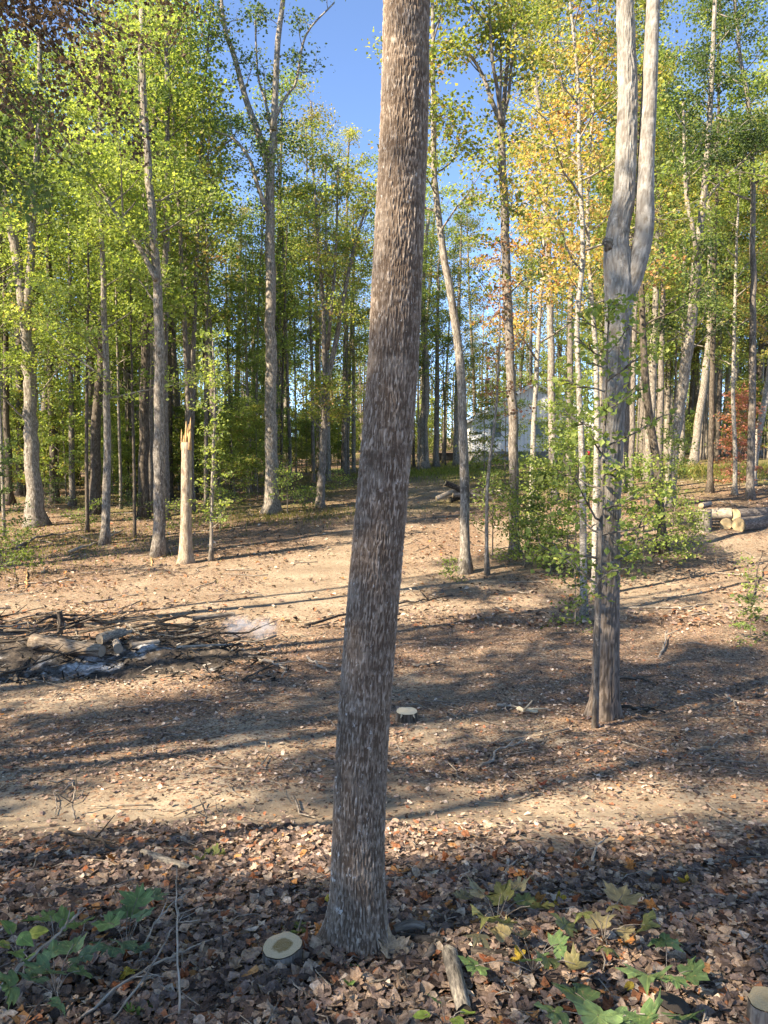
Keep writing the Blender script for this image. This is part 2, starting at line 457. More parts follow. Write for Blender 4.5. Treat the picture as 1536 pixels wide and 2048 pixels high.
def grow(rng, wood, spine, rad, start, nlimb, length, el=(20, 55), sub=5, seg=5, taper_top=.45, droop=0.0):
    """limbs and twigs along a spine; returns clump centres"""
    s = np.concatenate([[0], np.cumsum(np.linalg.norm(np.diff(spine, axis=0), axis=1))])
    cl = []
    az0 = rng.random() * 6
    for i in range(nlimb):
        f = start + (1 - start) * ((i + rng.random()) / nlimb)
        x = f * s[-1]
        p = np.array([np.interp(x, s, spine[:, k]) for k in range(3)]); r = np.interp(x, s, rad)
        g = (f - start) / (1 - start + 1e-6)
        L = length * (1 - (1 - taper_top) * g) * (.55 + .7 * rng.random())
        az = az0 + i * 2.4 + rng.normal() * .4
        e = math.radians(el[0] + (el[1] - el[0]) * (g * .6 + .4 * rng.random()))
        d = np.array([math.cos(az) * math.cos(e), math.sin(az) * math.cos(e), math.sin(e)])
        q = [p]
        for k in range(5):
            d = norm(d + rng.standard_normal(3) * .13 + np.array([0, 0, .06 - droop]))
            q.append(q[-1] + d * L / 5)
        q = np.array(q)
        r0 = min(r * .6, .012 * L + .008)
        tube(wood, q, np.linspace(r0, .006, 6), seg, cap=False)
        cl.append(q[-1]); cl.append(q[3])
        for j in range(sub):
            t = .3 + .7 * (j + rng.random()) / sub
            b = np.array([np.interp(t * 5, range(6), q[:, k]) for k in range(3)])
            dd = rot_dir(rng, norm(q[min(5, int(t * 5) + 1)] - q[int(t * 4.99)]), .65); dd[2] = dd[2] * .7
            l2 = L * (.22 + .28 * rng.random())
            b2 = b + dd * l2 * .5; dd = rot_dir(rng, dd, .25); b3 = b2 + dd * l2 * .5
            tube(wood, [b, b2, b3], [.011, .008, .004], 3, cap=False)
            cl += [b2, b3]
    return np.array(cl)

USED = {}
def tree(name, label, cat, base, H, r, path=None, stems=(), bark='bark_grey', pal='green', nleaf=7000, leaf=.11, start=.35,
         nlimb=14, length=2.6, sub=5, seg=10, seed=0, group=None, flare=.7, sig=.38, spread_el=(15, 55), clump=None, wob=.12, top_taper=.25, loc_z=None, droop=0.0):
    """base: point on the ground; path: trunk centre line points (world); stems: [(points, r0, r1)]"""
    rng = np.random.default_rng(seed + 100)
    base = np.asarray(base, float)
    root = empty(name, base)
    tag(root, label, cat, group)
    if path is None:
        lean = rng.standard_normal(2) * .03 * H
        path = [base, base + [lean[0] * .2, lean[1] * .2, H * .3], base + [lean[0] * .7, lean[1] * .5, H * .65], base + [lean[0], lean[1], H]]
    path = np.array(path, float)
    path[0] = base - [0, 0, .12]
    topz = base[2] + H
    if path[-1][2] < topz and not stems:
        d = norm(path[-1] - path[-2]); d = norm(d + np.array([0, 0, .8])); p = path[-1]
        m = max(1, int((topz - p[2]) / 3)); ex = []
        for k in range(m):
            d = norm(d + rng.standard_normal(3) * .08 + np.array([0, 0, .1])); p = p + d * (topz - path[-1][2]) / m; ex.append(p)
        path = np.concatenate([path, ex])
    n = max(12, int(H * 1.6))
    sp = smooth_path(path, n) - base
    sp[2:] += rng.standard_normal((n - 2, 3)) * r * .08
    f = np.linspace(0, 1, n)
    hh = np.clip(sp[:, 2] / H, 0, 1)
    rad = r * (1 - (1 - top_taper) * hh) if stems else r * np.maximum(.05, (1 - .75 * hh**1.2)) 
    rad = rad * (1 + 0 * f)
    wt = MB(); tube(wt, sp, rad, seg, wob=wob, rng=rng, flare=flare, cap=True)
    link('trunk', wt.mesh('trunk', M[bark]), root)
    wb = MB(); cl = []
    spines = [(sp, rad, start, nlimb)]
    for (pts, r0, r1) in stems:
        q = smooth_path(np.array(pts, float), 14) - base
        ws = MB(); rr = np.linspace(r0, r1, 14); tube(ws, q, rr, max(6, seg - 2), wob=wob * .7, rng=rng)
        link('limb', ws.mesh('limb', M[bark]), root)
        spines.append((q, rr, .3, max(3, nlimb // (1 + len(stems)))))
    if stems: spines[0] = (sp, rad, min(.9, start), nlimb // 3)
    for q, rr, st, nl in spines:
        if nl > 0: cl.append(grow(rng, wb, q, rr, st, nl, length, spread_el, sub, droop=droop))
    if cl:
        link('branches', wb.mesh('branches', M[bark if bark != 'bark_white' else 'bark_pale']), root)['kind'] = 'stuff'
        cl = np.concatenate(cl)
        if clump is not None: cl = np.concatenate([cl, np.array(clump) - base])
        lb = MB(); leaves(lb, rng, cl, sig * .8, nleaf * .85 / len(cl), leaf * .95, pal)
        if lb.n: link('crown', lb.mesh('crown', M['leaf'], False), root).__setitem__('kind', 'stuff')
    return root
def copy_tree(o, loc, rz, sc, label=None, group=None):
    c = o.copy(); COL.objects.link(c); c.location = loc; c.rotation_euler = (0, 0, rz); c.scale = (sc, sc, sc)
    if label: c['label'] = label
    if group: c['group'] = group
    for ch in o.children:
        k = ch.copy(); COL.objects.link(k); k.parent = c
    return c

# ================================================================== THE SETTING
def build_ground():
    ys = np.concatenate([np.arange(-40, 1.2, 1.5), np.arange(1.4, 7, .045), np.arange(7, 14, .08), np.arange(14, 30, .16), np.arange(30, 64, .5), np.arange(64, 300, 6)])
    xp = np.concatenate([np.arange(0, 4, .05), np.arange(4, 9, .11), np.arange(9, 20, .3), np.arange(20, 50, 1.2), np.arange(50, 260, 12)])
    xs = np.concatenate([-xp[:0:-1], xp])
    X, Y = np.meshgrid(xs, ys)
    Z = ground(X, Y)
    L = litter(X, Y)
    gr = np.clip(.9 * sst(26, 34, Y) * sst(.05, .3, fbm(X * .3 + 2, Y * .3, 3) + .12) + .8 * np.exp(-((X - 5.5) / 4)**2 - ((Y - 45) / 8)**2) + .8 * np.exp(-((X - 18.5) / 6)**2 - ((Y - 40) / 6)**2), 0, 1)
    mb = MB()
    nx = len(xs); i = np.arange(len(ys) - 1)[:, None] * nx; j = np.arange(nx - 1)[None]
    f = np.stack([i + j, i + j + 1, i + nx + j + 1, i + nx + j], -1).reshape(-1, 4)
    mb.add(np.stack([X, Y, Z], -1).reshape(-1, 3), f, np.stack([L, gr, L * 0], -1).reshape(-1, 3))
    o = link('ground', mb.mesh('ground', M['ground']))
    tag(o, 'leaf strewn bare soil of the cleared woodland floor', 'ground', kind='structure')
build_ground()

# ------------------------------------------------------------------ the near tree
def cells(th, s, nth, ch, rng):
    """stretched cells round a trunk: (edge distance, random id value)"""
    gx = th / (2 * np.pi) * nth; gy = s / ch
    ix = np.floor(gx).astype(int); iy = np.floor(gy).astype(int)
    R = rng.random((nth, 512, 3))
    f1 = np.full(th.shape, 9.); f2 = f1.copy(); idv = np.zeros(th.shape)
    for dx in (-1, 0, 1):
        for dy in (-1, 0, 1):
            cx = ix + dx; cy = iy + dy
            rr = R[cx % nth, cy % 512]
            d = np.hypot(gx - (cx + .15 + .7 * rr[..., 0]), (gy - (cy + rr[..., 1])) * .8)
            nearer = d < f1
            f2 = np.where(nearer, f1, np.minimum(f2, d)); idv = np.where(nearer, rr[..., 2], idv); f1 = np.where(nearer, d, f1)
    return f2 - f1, idv
def bark_trunk(name, base, path_pts, rad_fn, nth_v, ds_list, ncell, ch, depth, mat, root, seed, flare_fn=None, s_off=0.):
    rng = np.random.default_rng(seed)
    dense = smooth_path(path_pts, 400)
    s0 = np.concatenate([[0], np.cumsum(np.linalg.norm(np.diff(dense, axis=0), axis=1))])
    s = ds_list[ds_list < s0[-1]]
    c = np.stack([np.interp(s, s0, dense[:, k]) for k in range(3)], 1) - base
    t = norm(np.gradient(c, axis=0)); u = norm(np.cross(t, [0, 1., 0])); w = np.cross(t, u)
    th = np.linspace(0, 2 * np.pi, nth_v, endpoint=False)
    TH, S = np.meshgrid(th, s)
    wig = .18 * fbm(np.cos(TH) * 2 + 4, S * 1.2 + np.sin(TH) * 2, 2) + .05 * fbm(TH * 5, S * 9, 2)
    e, idv = cells((TH + wig) % (2 * np.pi), S + .06 * fbm(np.cos(TH) * 3, np.sin(TH) * 3 + S, 2), ncell, ch, rng)
    tb = (TH + np.pi / 2) % (2 * np.pi)
    warp = .16 * fbm(tb * 1.2 + 7, S * 1.6, 2) + .035 * fbm(tb * 6, S * 8, 2)
    fr = ncell * 1.35 / (2 * np.pi)
    r1 = 1 - np.abs(2 * vnoise((tb + warp) * fr, S * .9 / ch + seed) - 1)
    brk = sst(.34, .50, vnoise((tb + warp) * fr * 1.1 + 20, S * 2.6 / ch))
    ridge = np.clip(.22 * sst(.03, .38, e) + .85 * sst(.25, .85, r1) * (.25 + .75 * brk), 0, 1)
    idv = .35 * idv + .65 * vnoise((tb + warp) * fr * 1.1 + 31, S * 1.6 / ch)
    R = rad_fn(S) * (1 + .05 * fbm(np.cos(TH) * 1.3 + 2 + S * .6, np.sin(TH) * 1.3 + S * .4, 2))
    if flare_fn is not None: R = R + flare_fn(TH, S)
    fine = fbm(TH * 40, S * 90, 2)
    R = R + depth * (ridge * (.55 + .6 * idv) - .5) + depth * .35 * fine
    v = c[:, None] + R[..., None] * (np.cos(th)[None, :, None] * u[:, None] + np.sin(th)[None, :, None] * w[:, None])
    n, seg = R.shape
    i = np.arange(n - 1)[:, None] * seg; j = np.arange(seg)[None]; k = (j + 1) % seg
    f = np.stack([i + j, i + k, i + seg + k, i + seg + j], -1).reshape(-1, 4)
    mb = MB()
    mb.add(v.reshape(-1, 3), f, np.stack([ridge, idv, ridge * 0], -1).reshape(-1, 3),
           np.stack([R * np.cos(TH), R * np.sin(TH), S + s_off], -1).reshape(-1, 3))
    return link(name, mb.mesh(name, mat), root), c
def near_bark():
    m, nt, out = new_mat('furrowed_bark')
    b = attr(nt, 'buv').outputs['Vector']; a = attr(nt, 'col'); sep = N(nt, 'ShaderNodeSeparateColor'); nt.links.new(a.outputs['Color'], sep.inputs[0])
    n1 = noise(nt, mapping(nt, b, (90, 90, 40)), 1, 5, .75)
    n2 = noise(nt, mapping(nt, b, (5, 5, 5.5)), 1.3, 4, .65)
    n3 = noise(nt, mapping(nt, b, (16, 16, 12)), 1.6, 5, .75)
    n4 = noise(nt, mapping(nt, b, (2.2, 2.2, 6.5)), 1.6, 5, .7)
    plate = ramp(nt, sep.outputs[1], [(.2, (.175, .13, .096)), (.45, (.22, .168, .128)), (.62, (.275, .218, .17)), (.82, (.40, .335, .275))])
    c = mix(nt, (.105, .074, .053), plate, ramp(nt, sep.outputs[0], [(.22, 0.), (.62, 1.)]))
    c = mix(nt, c, (.085, .064, .05), ramp(nt, n1, [(.5, 0.), (.66, .65)]))
    n5 = noise(nt, mapping(nt, b, (150, 150, 48)), 1, 4, .7)
    c = mix(nt, c, (.50, .43, .36), ramp(nt, n5, [(.60, 0.), (.67, .5)]))             # weathered dashes on the ridges
    c = mix(nt, c, (.075, .054, .04), ramp(nt, n4, [(.52, 0.), (.62, .5)]))          # damp dark bands
    c = mix(nt, c, (.44, .375, .305), ramp(nt, n2, [(.52, 0.), (.68, .28)]))            # grey lichen film
    c = mix(nt, c, (.60, .58, .54), ramp(nt, n3, [(.63, 0.), (.68, .8)]))             # pale lichen flecks
    principled(nt, out, c, .93, bump(nt, n1, .6, .004), .1)
    return m
M['near_bark'] = near_bark()

def near_tree():
    D = 2.78
    base, D = G(722, 1898)
    pix = [(722, 1898), (719, 1800), (717, 1700), (724, 1500), (742, 1250), (764, 1000), (785, 750), (797, 500), (808, 250), (813, 0), (814, -140)]
    pts = [P(x, y, D + .0) for x, y in pix]
    pts[0] = base - [0, 0, .15]
    top = pts[-1]
    for k in range(1, 7): pts.append(top + np.array([.02 * k, .05 * k, 1.9 * k]))
    root = empty('large_tree', base)
    tag(root, 'large furrowed grey brown tree trunk filling the middle of the near bank', 'tree')
    k = D / FPX
    def rad(S): return np.interp(S, [0, .2, .6, 1.5, 2.6, 4.0, 6, 16], np.array([54, 53, 52, 51.5, 49.5, 45, 42, 14]) * k)
    def fl(TH, S):
        e = 1.25 * np.exp(-np.maximum(S - .14, 0) / .10)
        # theta 0 points left (u = t x y)
        return e * (.022 + .02 * np.cos(3 * TH + .6) + .055 * np.exp(-(((TH + np.pi) % (2 * np.pi) - np.pi - .0) / .28)**2) + .03 * np.exp(-(((TH - 2.6 + np.pi) % (2 * np.pi) - np.pi) / .35)**2))
    ds = np.concatenate([np.arange(0, 4.3, .0046), np.arange(4.4, 6, .05), np.arange(6, 30, .4)])
    o, c = bark_trunk('trunk', base, np.array(pts), rad, 400, ds, 92, .034, .0062, M['near_bark'], root, 3, fl)
    rng = np.random.default_rng(3)
    wb = MB()
    sp = c[c[:, 2] > 6.5]
    cl = grow(rng, wb, sp, np.linspace(.09, .04, len(sp)), .1, 16, 3.0, (15, 60), 6)
    link('branches', wb.mesh('branches', M['bark_grey']), root)['kind'] = 'stuff'
    lb = MB(); leaves(lb, rng, cl, .4, 9000 / len(cl), .12, 'lime'); link('crown', lb.mesh('crown', M['leaf'], False), root).__setitem__('kind', 'stuff')
near_tree()

# ------------------------------------------------------------------ trees one can tell apart
def tpx(name, label, base_px, path, w, H, stems=(), wob_depth=.25, dshift=0, **kw):
    """a tree whose foot stands where base_px meets the ground; path/stems follow the photo at that distance"""
    base, D = G(*base_px)
    rng = np.random.default_rng(kw.get('seed', 0) + 500)
    pts = [base]
    off = 0
    for (x, y) in path:
        off += rng.normal() * wob_depth * .5
        pts.append(P(x, y, D + off))
    st = []
    for (pp, w0, w1) in stems:
        o2 = off; q = [] 
        for (x, y) in pp:
            o2 += rng.normal() * wob_depth; q.append(P(x, y, D + o2))
        st.append((q, w0 * D / FPX / 2, w1 * D / FPX / 2))
    cl = kw.pop('clump_px', None)
    if cl is not None: kw['clump'] = [P(x, y, D + rng.normal() * .6) for x, y in cl]
    return tree(name, label, 'tree', base, H, w * D / FPX / 2, pts, st, **kw)

# the twin-stemmed tree on the right
def twin_tree():
    base, D = G(1207, 1432)
    k = D / FPX
    root = empty('twin_stem_tree', base)
    tag(root, 'tall smooth grey tree on the right splitting into two stems', 'tree')
    pts = [base - [0, 0, .15]] + [P(x, y, D) for x, y in [(1211, 1350), (1214, 1200), (1219, 1000), (1227, 800), (1236, 650), (1239, 570), (1235, 520), (1234, 480), (1241, 430), (1249, 380), (1255, 200), (1253, 100), (1250, 0), (1248, -150)]]
    top = pts[-1]
    for i in range(1, 6): pts.append(top + np.array([-.1 * i, .08 * i, 1.9 * i]))
    dense = smooth_path(np.array(pts), 300)
    s0 = np.concatenate([[0], np.cumsum(np.linalg.norm(np.diff(dense, axis=0), axis=1))])
    def s_at(z): return float(np.interp(z, dense[:, 2], s0))
    zz = [base[2] - .15] + [P(1230, y, D)[2] for y in (1400, 1200, 1000, 800, 650, 575, 520, 480, 430, 380, 200, 0, -150)]
    ww = [60, 53, 48, 44, 45, 50, 60, 54, 46, 44, 42, 38, 33, 31]
    ss = [s_at(z) for z in zz] + [s0[-1]]; ww = ww + [8]
    def rad(S): return np.interp(S, ss, np.array(ww) * k / 2)
    def fl(TH, S): return np.exp(-np.maximum(S - .12, 0) / .16) * (.04 + .03 * np.cos(4 * TH + 1))
    ds = np.concatenate([np.arange(0, 8.5, .022), np.arange(8.5, 40, .35)])
    o, c = bark_trunk('trunk', base, np.array(pts), rad, 100, ds, 40, .12, .013, M['twin_bark'], root, 8, fl)
    q = [P(x, y, D + d) for x, y, d in [(1240, 640, 0), (1250, 600, -.02), (1264, 560, -.04), (1281, 500, -.05), (1289, 450, -.06), (1291, 350, -.05), (1298, 200, 0), (1302, 100, 0), (1306, 0, .05), (1310, -150, .1)]]
    t2 = q[-1]
    for i in range(1, 6): q.append(t2 + np.array([.15 * i, -.1 * i, 1.9 * i]))
    q = np.array(q)
    dn = smooth_path(q, 200); s1 = np.concatenate([[0], np.cumsum(np.linalg.norm(np.diff(dn, axis=0), axis=1))])
    z2 = [P(1290, y, D)[2] for y in (640, 560, 450, 350, 150, 0)]
    r2 = [float(np.interp(z, dn[:, 2], s1)) for z in z2] + [s1[-1]]
    def rad2(S): return np.interp(S, r2, np.array([30, 40, 37, 33, 29, 26, 7]) * k / 2)
    ds2 = np.concatenate([np.arange(0, 4.6, .025), np.arange(4.6, 40, .35)])
    o2, c2 = bark_trunk('stem', base, q, rad2, 60, ds2, 30, .10, .005, M['twin_bark'], root, 9, None, 6.5)
    kn = MB(); a = P(1222, 492, D - .05) - base; tube(kn, [a, a + [-.03, -.02, .03], a + [-.09, -.04, .06]], [.09, .065, .035], 12, wob=.3); link('branch_stub', kn.mesh('branch_stub', M['bark_grey']), root)
    rng = np.random.default_rng(33); wb = MB(); cl = []
    for cc in (c, c2):
        sp = cc[cc[:, 2] > 8.6]
        cl.append(grow(rng, wb, sp, np.linspace(.09, .03, len(sp)), .05, 12, 2.8, (15, 60), 6))
    link('branches', wb.mesh('branches', M['bark_grey']), root)['kind'] = 'stuff'
    cl = np.concatenate(cl); lb = MB(); leaves(lb, rng, cl, .4, 9000 / len(cl), .12, 'mixed'); link('crown', lb.mesh('crown', M['leaf'], False), root).__setitem__('kind', 'stuff')
def twin_bark():
    m, nt, out = new_mat('smooth_grey_bark')
    b = attr(nt, 'buv').outputs['Vector']; a = attr(nt, 'col'); sep = N(nt, 'ShaderNodeSeparateColor'); nt.links.new(a.outputs['Color'], sep.inputs[0])
    n1 = noise(nt, mapping(nt, b, (9, 9, 60)), 1, 5, .75)
    n2 = noise(nt, mapping(nt, b, (2.2, 2.2, 1.6)), 1.5, 4, .6)
    n3 = noise(nt, mapping(nt, b, (5, 5, 2.5)), 1.8, 5, .7)
    plate = ramp(nt, sep.outputs[1], [(0., (.19, .178, .165)), (1., (.285, .272, .255))])
    c = mix(nt, (.13, .11, .092), plate, ramp(nt, sep.outputs[0], [(.1, .2), (.6, 1.)]))
    c = mix(nt, c, (.43, .415, .39), ramp(nt, n3, [(.5, 0.), (.62, .6)]))
    c = mix(nt, c, (.085, .07, .055), ramp(nt, n2, [(.57, 0.), (.66, .75)]))
    c = mix(nt, c, (.12, .10, .085), ramp(nt, n1, [(.60, 0.), (.68, .7)]))
    sz = N(nt, 'ShaderNodeSeparateXYZ'); nt.links.new(b, sz.inputs[0])
    ma = N(nt, 'ShaderNodeMath', operation='MULTIPLY_ADD'); nt.links.new(n2, ma.inputs[0]); ma.inputs[1].default_value = 2.2; nt.links.new(sz.outputs[2], ma.inputs[2])
    mr = N(nt, 'ShaderNodeMapRange'); nt.links.new(ma.outputs[0], mr.inputs[0]); mr.inputs[1].default_value = 1.8; mr.inputs[2].default_value = 6.0; mr.inputs[3].default_value = .92; mr.inputs[4].default_value = 0.
    rough = mix(nt, (.075, .056, .042), (.19, .15, .12), ramp(nt, sep.outputs[0], [(.1, 0.), (.7, 1.)]))
    c = mix(nt, c, rough, mr.outputs[0])
    principled(nt, out, c, .9, bump(nt, n1, .4, .006), .12)
    return m
M['twin_bark'] = twin_bark()
twin_tree()

W = 'woods_tree'
tpx(W, 'forked grey trunk nearest the left edge of the woods', (72, 1052), [(64, 900), (58, 750), (48, 620)], 32, 15,
    stems=[([(50, 640), (34, 520), (18, 430), (-6, 300), (-20, 120)], 22, 12), ([(52, 640), (62, 520), (66, 420), (78, 250), (80, 60)], 18, 9)], bark='bark_pale', pal='green', nleaf=9000, nlimb=22, length=2.6, seed=1, start=.45)
tpx(W, 'straight grey trunk behind the forked tree at the left edge', (90, 972), [(92, 780), (98, 650), (96, 300)], 18, 18, bark='bark_grey', pal='green', nleaf=7000, seed=2)
tpx(W, 'slim grey pole tree between the left edge trees and the leaning dark trunk', (145, 1012), [(142, 800), (140, 600), (138, 300)], 12, 17, bark='bark_grey', pal='lime', nleaf=6000, seed=3)
tpx(W, 'dark leaning trunk close behind the slim pale mossy trunk', (190, 1028), [(192, 850), (203, 720), (203, 560), (196, 300)], 22, 18, bark='bark_dark', pal='green', nleaf=7000, seed=4)
tpx(W, 'slim pale mossy trunk with grey lichen beside the leaning dark trunk', (210, 1090), [(214, 920), (214, 760), (208, 620), (203, 430), (200, 200)], 17, 15, bark='bark_pale', pal='lime', nleaf=8000, nlimb=16, start=.3, seed=5)
tpx(W, 'pale blotched trunk just left of the broken snag', (318, 1112), [(318, 900), (319, 720), (315, 560), (306, 460), (296, 320), (286, 180), (282, 20)], 25, 17,
    stems=[([(312, 560), (290, 515), (262, 470), (228, 420), (200, 370)], 12, 5)], bark='bark_pale', pal='lime', nleaf=9000, nlimb=20, start=.45, seed=6, top_taper=.4)
tpx(W, 'two bent grey trunks from one foot behind the pale blotched trunk', (288, 1003), [(286, 850), (280, 700)], 15, 15,
    stems=[([(280, 700), (268, 610), (255, 540), (250, 300)], 12, 6), ([(300, 960), (298, 850), (284, 750), (278, 600), (275, 250)], 13, 7)], bark='bark_grey', pal='green', nleaf=6000, nlimb=14, seed=7, start=.5)
tpx(W, 'dark half hidden trunk right behind the broken snag', (386, 985), [(386, 850), (382, 700), (376, 500), (355, 350), (345, 100)], 15, 19, bark='bark_dark', pal='green', nleaf=7000, seed=8)
tpx(W, 'straight grey trunk rising behind the ivy wrapped sapling', (432, 1003), [(430, 860), (420, 700), (412, 560), (402, 430), (380, 330), (372, 100)], 18, 19,
    stems=[([(402, 430), (398, 380), (430, 310), (470, 272)], 6, 3)], bark='bark_grey', pal='green', nleaf=4500, nlimb=12, seed=9, start=.6, top_taper=.4)
tpx('ivy_sapling', 'thin crooked sapling wrapped in leafy vines beside the snag', (422, 1122), [(424, 1000), (427, 900), (430, 780), (425, 690)], 8, 6.3, bark='bark_pale', pal='lime', nleaf=1500, leaf=.09, nlimb=26, length=.7, start=.15, seed=10, sub=3, sig=.18)
tpx(W, 'tall straight grey tree branching open against the blue sky', (545, 1028), [(543, 900), (542, 750), (541, 600), (540, 450), (540, 350), (548, 250)], 27, 19,
    stems=[([(540, 350), (522, 280), (492, 200), (468, 110), (450, 60), (438, -40)], 15, 7), ([(547, 260), (551, 180), (556, 80), (566, 0), (574, -120)], 14, 7),
           ([(533, 420), (515, 370), (500, 320), (470, 280), (430, 262)], 9, 4), ([(550, 240), (570, 195), (592, 165), (612, 70), (668, 6)], 7, 3),
           ([(542, 250), (530, 200), (516, 150), (510, 40)], 7, 3)], bark='bark_pale', pal='dark', nleaf=4200, leaf=.12, nlimb=30, length=1.6, seed=11, start=.8, sig=.3, top_taper=.5)
tpx(W, 'thin dark trunk standing just right behind the tall straight tree', (562, 922), [(560, 800), (562, 650), (566, 500)], 12, 20, bark='bark_dark', pal='green', nleaf=6000, seed=12)
tpx(W, 'slender pole between the sapling and the tall straight tree', (500, 988), [(498, 850), (492, 700), (486, 560)], 7, 11, bark='bark_grey', pal='lime', nleaf=5000, seed=13, length=2)
tpx(W, 'slim forked tree with several thin stems left of the big trunk', (640, 1014), [(646, 900), (651, 780)], 17, 15,
    stems=[([(651, 780), (648, 690), (646, 600), (636, 480), (630, 380)], 11, 4), ([(653, 770), (668, 700), (682, 630), (690, 580), (712, 480), (738, 400)], 12, 4), ([(655, 700), (664, 600), (672, 500), (676, 330)], 8, 3)],
    bark='bark_grey', pal='mixed', nleaf=11000, nlimb=30, length=2.2, seed=14, start=.6)
tpx(W, 'stout grey trunk just right of the big trunk near the house', (846, 938), [(848, 850), (852, 760), (846, 600)], 19, 18, bark='bark_pale', pal='lime', nleaf=8000, seed=15)
tpx(W, 'slim lichen spotted trunk standing in the cleared strip', (930, 1146), [(930, 1040), (927, 900), (922, 760), (912, 650), (898, 570), (884, 490), (872, 380), (866, 250), (866, 60)], 21, 16, bark='bark_pale', pal='mixed', nleaf=6500, nlimb=16, start=.52, length=2.0, seed=16)
tpx(W, 'thin straight sapling beside the lichen spotted trunk', (974, 1150), [(973, 1040), (976, 950), (990, 840), (998, 720), (1000, 620)], 8, 8, bark='bark_pale', pal='rust', nleaf=900, leaf=.09, length=.9, nlimb=14, start=.45, seed=17, sig=.25)
tpx(W, 'trunk with fanning bare dark limbs against the sky', (1030, 1112), [(1028, 980), (1025, 820), (1015, 620), (1010, 450), (1004, 300), (1003, 240)], 21, 17,
    stems=[([(1003, 250), (985, 205), (965, 150), (935, 105), (890, 80)], 11, 4), ([(1003, 250), (995, 180), (985, 120), (978, 0)], 9, 4), ([(1004, 250), (1010, 180), (1018, 90), (1026, -40)], 10, 5), ([(1000, 210), (1002, 140), (1000, 40)], 6, 3), ([(1004, 240), (1016, 200), (1024, 120), (1040, -20)], 7, 3)],
    bark='bark_grey', pal='mixed', nleaf=6500, nlimb=26, length=1.7, seed=18, start=.55, top_taper=.65)
tpx(W, 'pale crooked slender trunk close behind the twin stemmed tree', (1168, 1232), [(1166, 1050), (1164, 900), (1158, 760), (1153, 630), (1165, 560), (1164, 430), (1158, 300), (1155, 150)], 15, 13, bark='bark_white', pal='gold', nleaf=4800, leaf=.09, nlimb=16, start=.5, length=1.8, seed=19, flare=.3)
tpx(W, 'pale second slender trunk touching the twin stemmed tree', (1190, 1190), [(1192, 1000), (1194, 850), (1192, 700), (1180, 560), (1175, 400), (1186, 200)], 14, 12, bark='bark_white', pal='orange', nleaf=5000, leaf=.09, nlimb=16, start=.5, length=1.8, seed=20, flare=.3)
tpx(W, 'dark mottled trunk in shade right of the twin stemmed tree', (1326, 1108), [(1318, 970), (1304, 860), (1292, 780), (1285, 640), (1280, 450)], 19, 13, bark='bark_dark', pal='lime', nleaf=6000, nlimb=16, start=.4, length=2.1, seed=21)
tpx(W, 'pale trunk leaning right with a dark upper fork', (1336, 1014), [(1346, 900), (1362, 790), (1378, 690), (1388, 600), (1394, 510)], 24, 16,
    stems=[([(1394, 510), (1404, 420), (1414, 320), (1424, 150), (1430, 0)], 15, 8), ([(1396, 520), (1384, 450), (1372, 380), (1366, 200)], 10, 5), ([(1404, 410), (1440, 365), (1490, 320), (1540, 290)], 7, 3)],
    bark='bark_pale', pal='dark', nleaf=10000, nlimb=28, length=2.2, seed=22, start=.6, top_taper=.6)
tpx(W, 'pale slanting trunk at the far edge of the sunny grass', (1386, 930), [(1396, 850), (1412, 740), (1420, 640)], 17, 19, bark='bark_pale', pal='gold', nleaf=8000, seed=23)
tpx(W, 'pale straight trunk between the mottled trunk and the leaning one', (1296, 962), [(1300, 850), (1306, 740), (1312, 560)], 19, 18, bark='bark_pale', pal='lime', nleaf=8000, seed=24)
tpx(W, 'thin pale trunk hidden behind the dark mottled one', (1318, 985), [(1320, 850), (1322, 740), (1326, 520)], 14, 17, bark='bark_grey', pal='gold', nleaf=6000, seed=25)
tpx(W, 'thin dark pole at the edge of the sunny grass', (1434, 922), [(1438, 800), (1440, 700)], 10, 17, bark='bark_dark', pal='lime', nleaf=5000, seed=26)
tpx(W, 'pale leaning trunk nearest the right edge', (1502, 972), [(1512, 900), (1524, 830), (1540, 740)], 15, 16, bark='bark_white', pal='orange', nleaf=8000, nlimb=18, length=2.5, seed=27)
tpx(W, 'pale slim trunk beside the russet bush at the right edge', (1470, 990), [(1470, 900), (1466, 780), (1470, 600), (1478, 380)], 9, 15, bark='bark_white', pal='lime', nleaf=6000, seed=28)
tpx(W, 'pale leaning trunk behind the golden foliage in the upper right', (1108, 1005), [(1104, 850), (1100, 600), (1092, 400), (1080, 240), (1064, 120), (1044, 20)], 17, 22, bark='bark_pale', pal='gold', nleaf=9000, nlimb=18, length=2.4, start=.5, seed=29)
tpx(W, 'slim trunk carrying the orange foliage right of the fanning limbs', (1062, 1060), [(1066, 900), (1076, 700), (1084, 560), (1090, 420)], 12, 13, bark='bark_white', pal='orange', nleaf=8000, nlimb=18, length=2.4, start=.42, seed=30)
tpx(W, 'thin trunk with golden crown against the right side sky', (1262, 1000), [(1264, 850), (1268, 700), (1272, 480)], 12, 20, bark='bark_grey', pal='gold', nleaf=9000, nlimb=18, length=2.6, start=.4, seed=31)
tpx(W, 'pale trunk under dense green crown in the upper right corner', (1640, 1075), [(1644, 900), (1640, 700), (1636, 400)], 18, 17, bark='bark_grey', pal='green', nleaf=9000, nlimb=18, length=2.8, start=.55, seed=32)
tpx(W, 'dark crowned tree behind the two stems of the twin stemmed tree', (1250, 985), [(1254, 800), (1262, 500), (1268, 250)], 14, 24, bark='bark_grey', pal='mixed', nleaf=12000, nlimb=22, length=3.4, start=.55, seed=39)
tpx(W, 'green and gold crowned tree left of the twin stems against the sky', (1140, 985), [(1140, 800), (1142, 500), (1136, 250)], 14, 24, bark='bark_grey', pal='gold', nleaf=11000, nlimb=22, length=3.2, start=.6, seed=40)
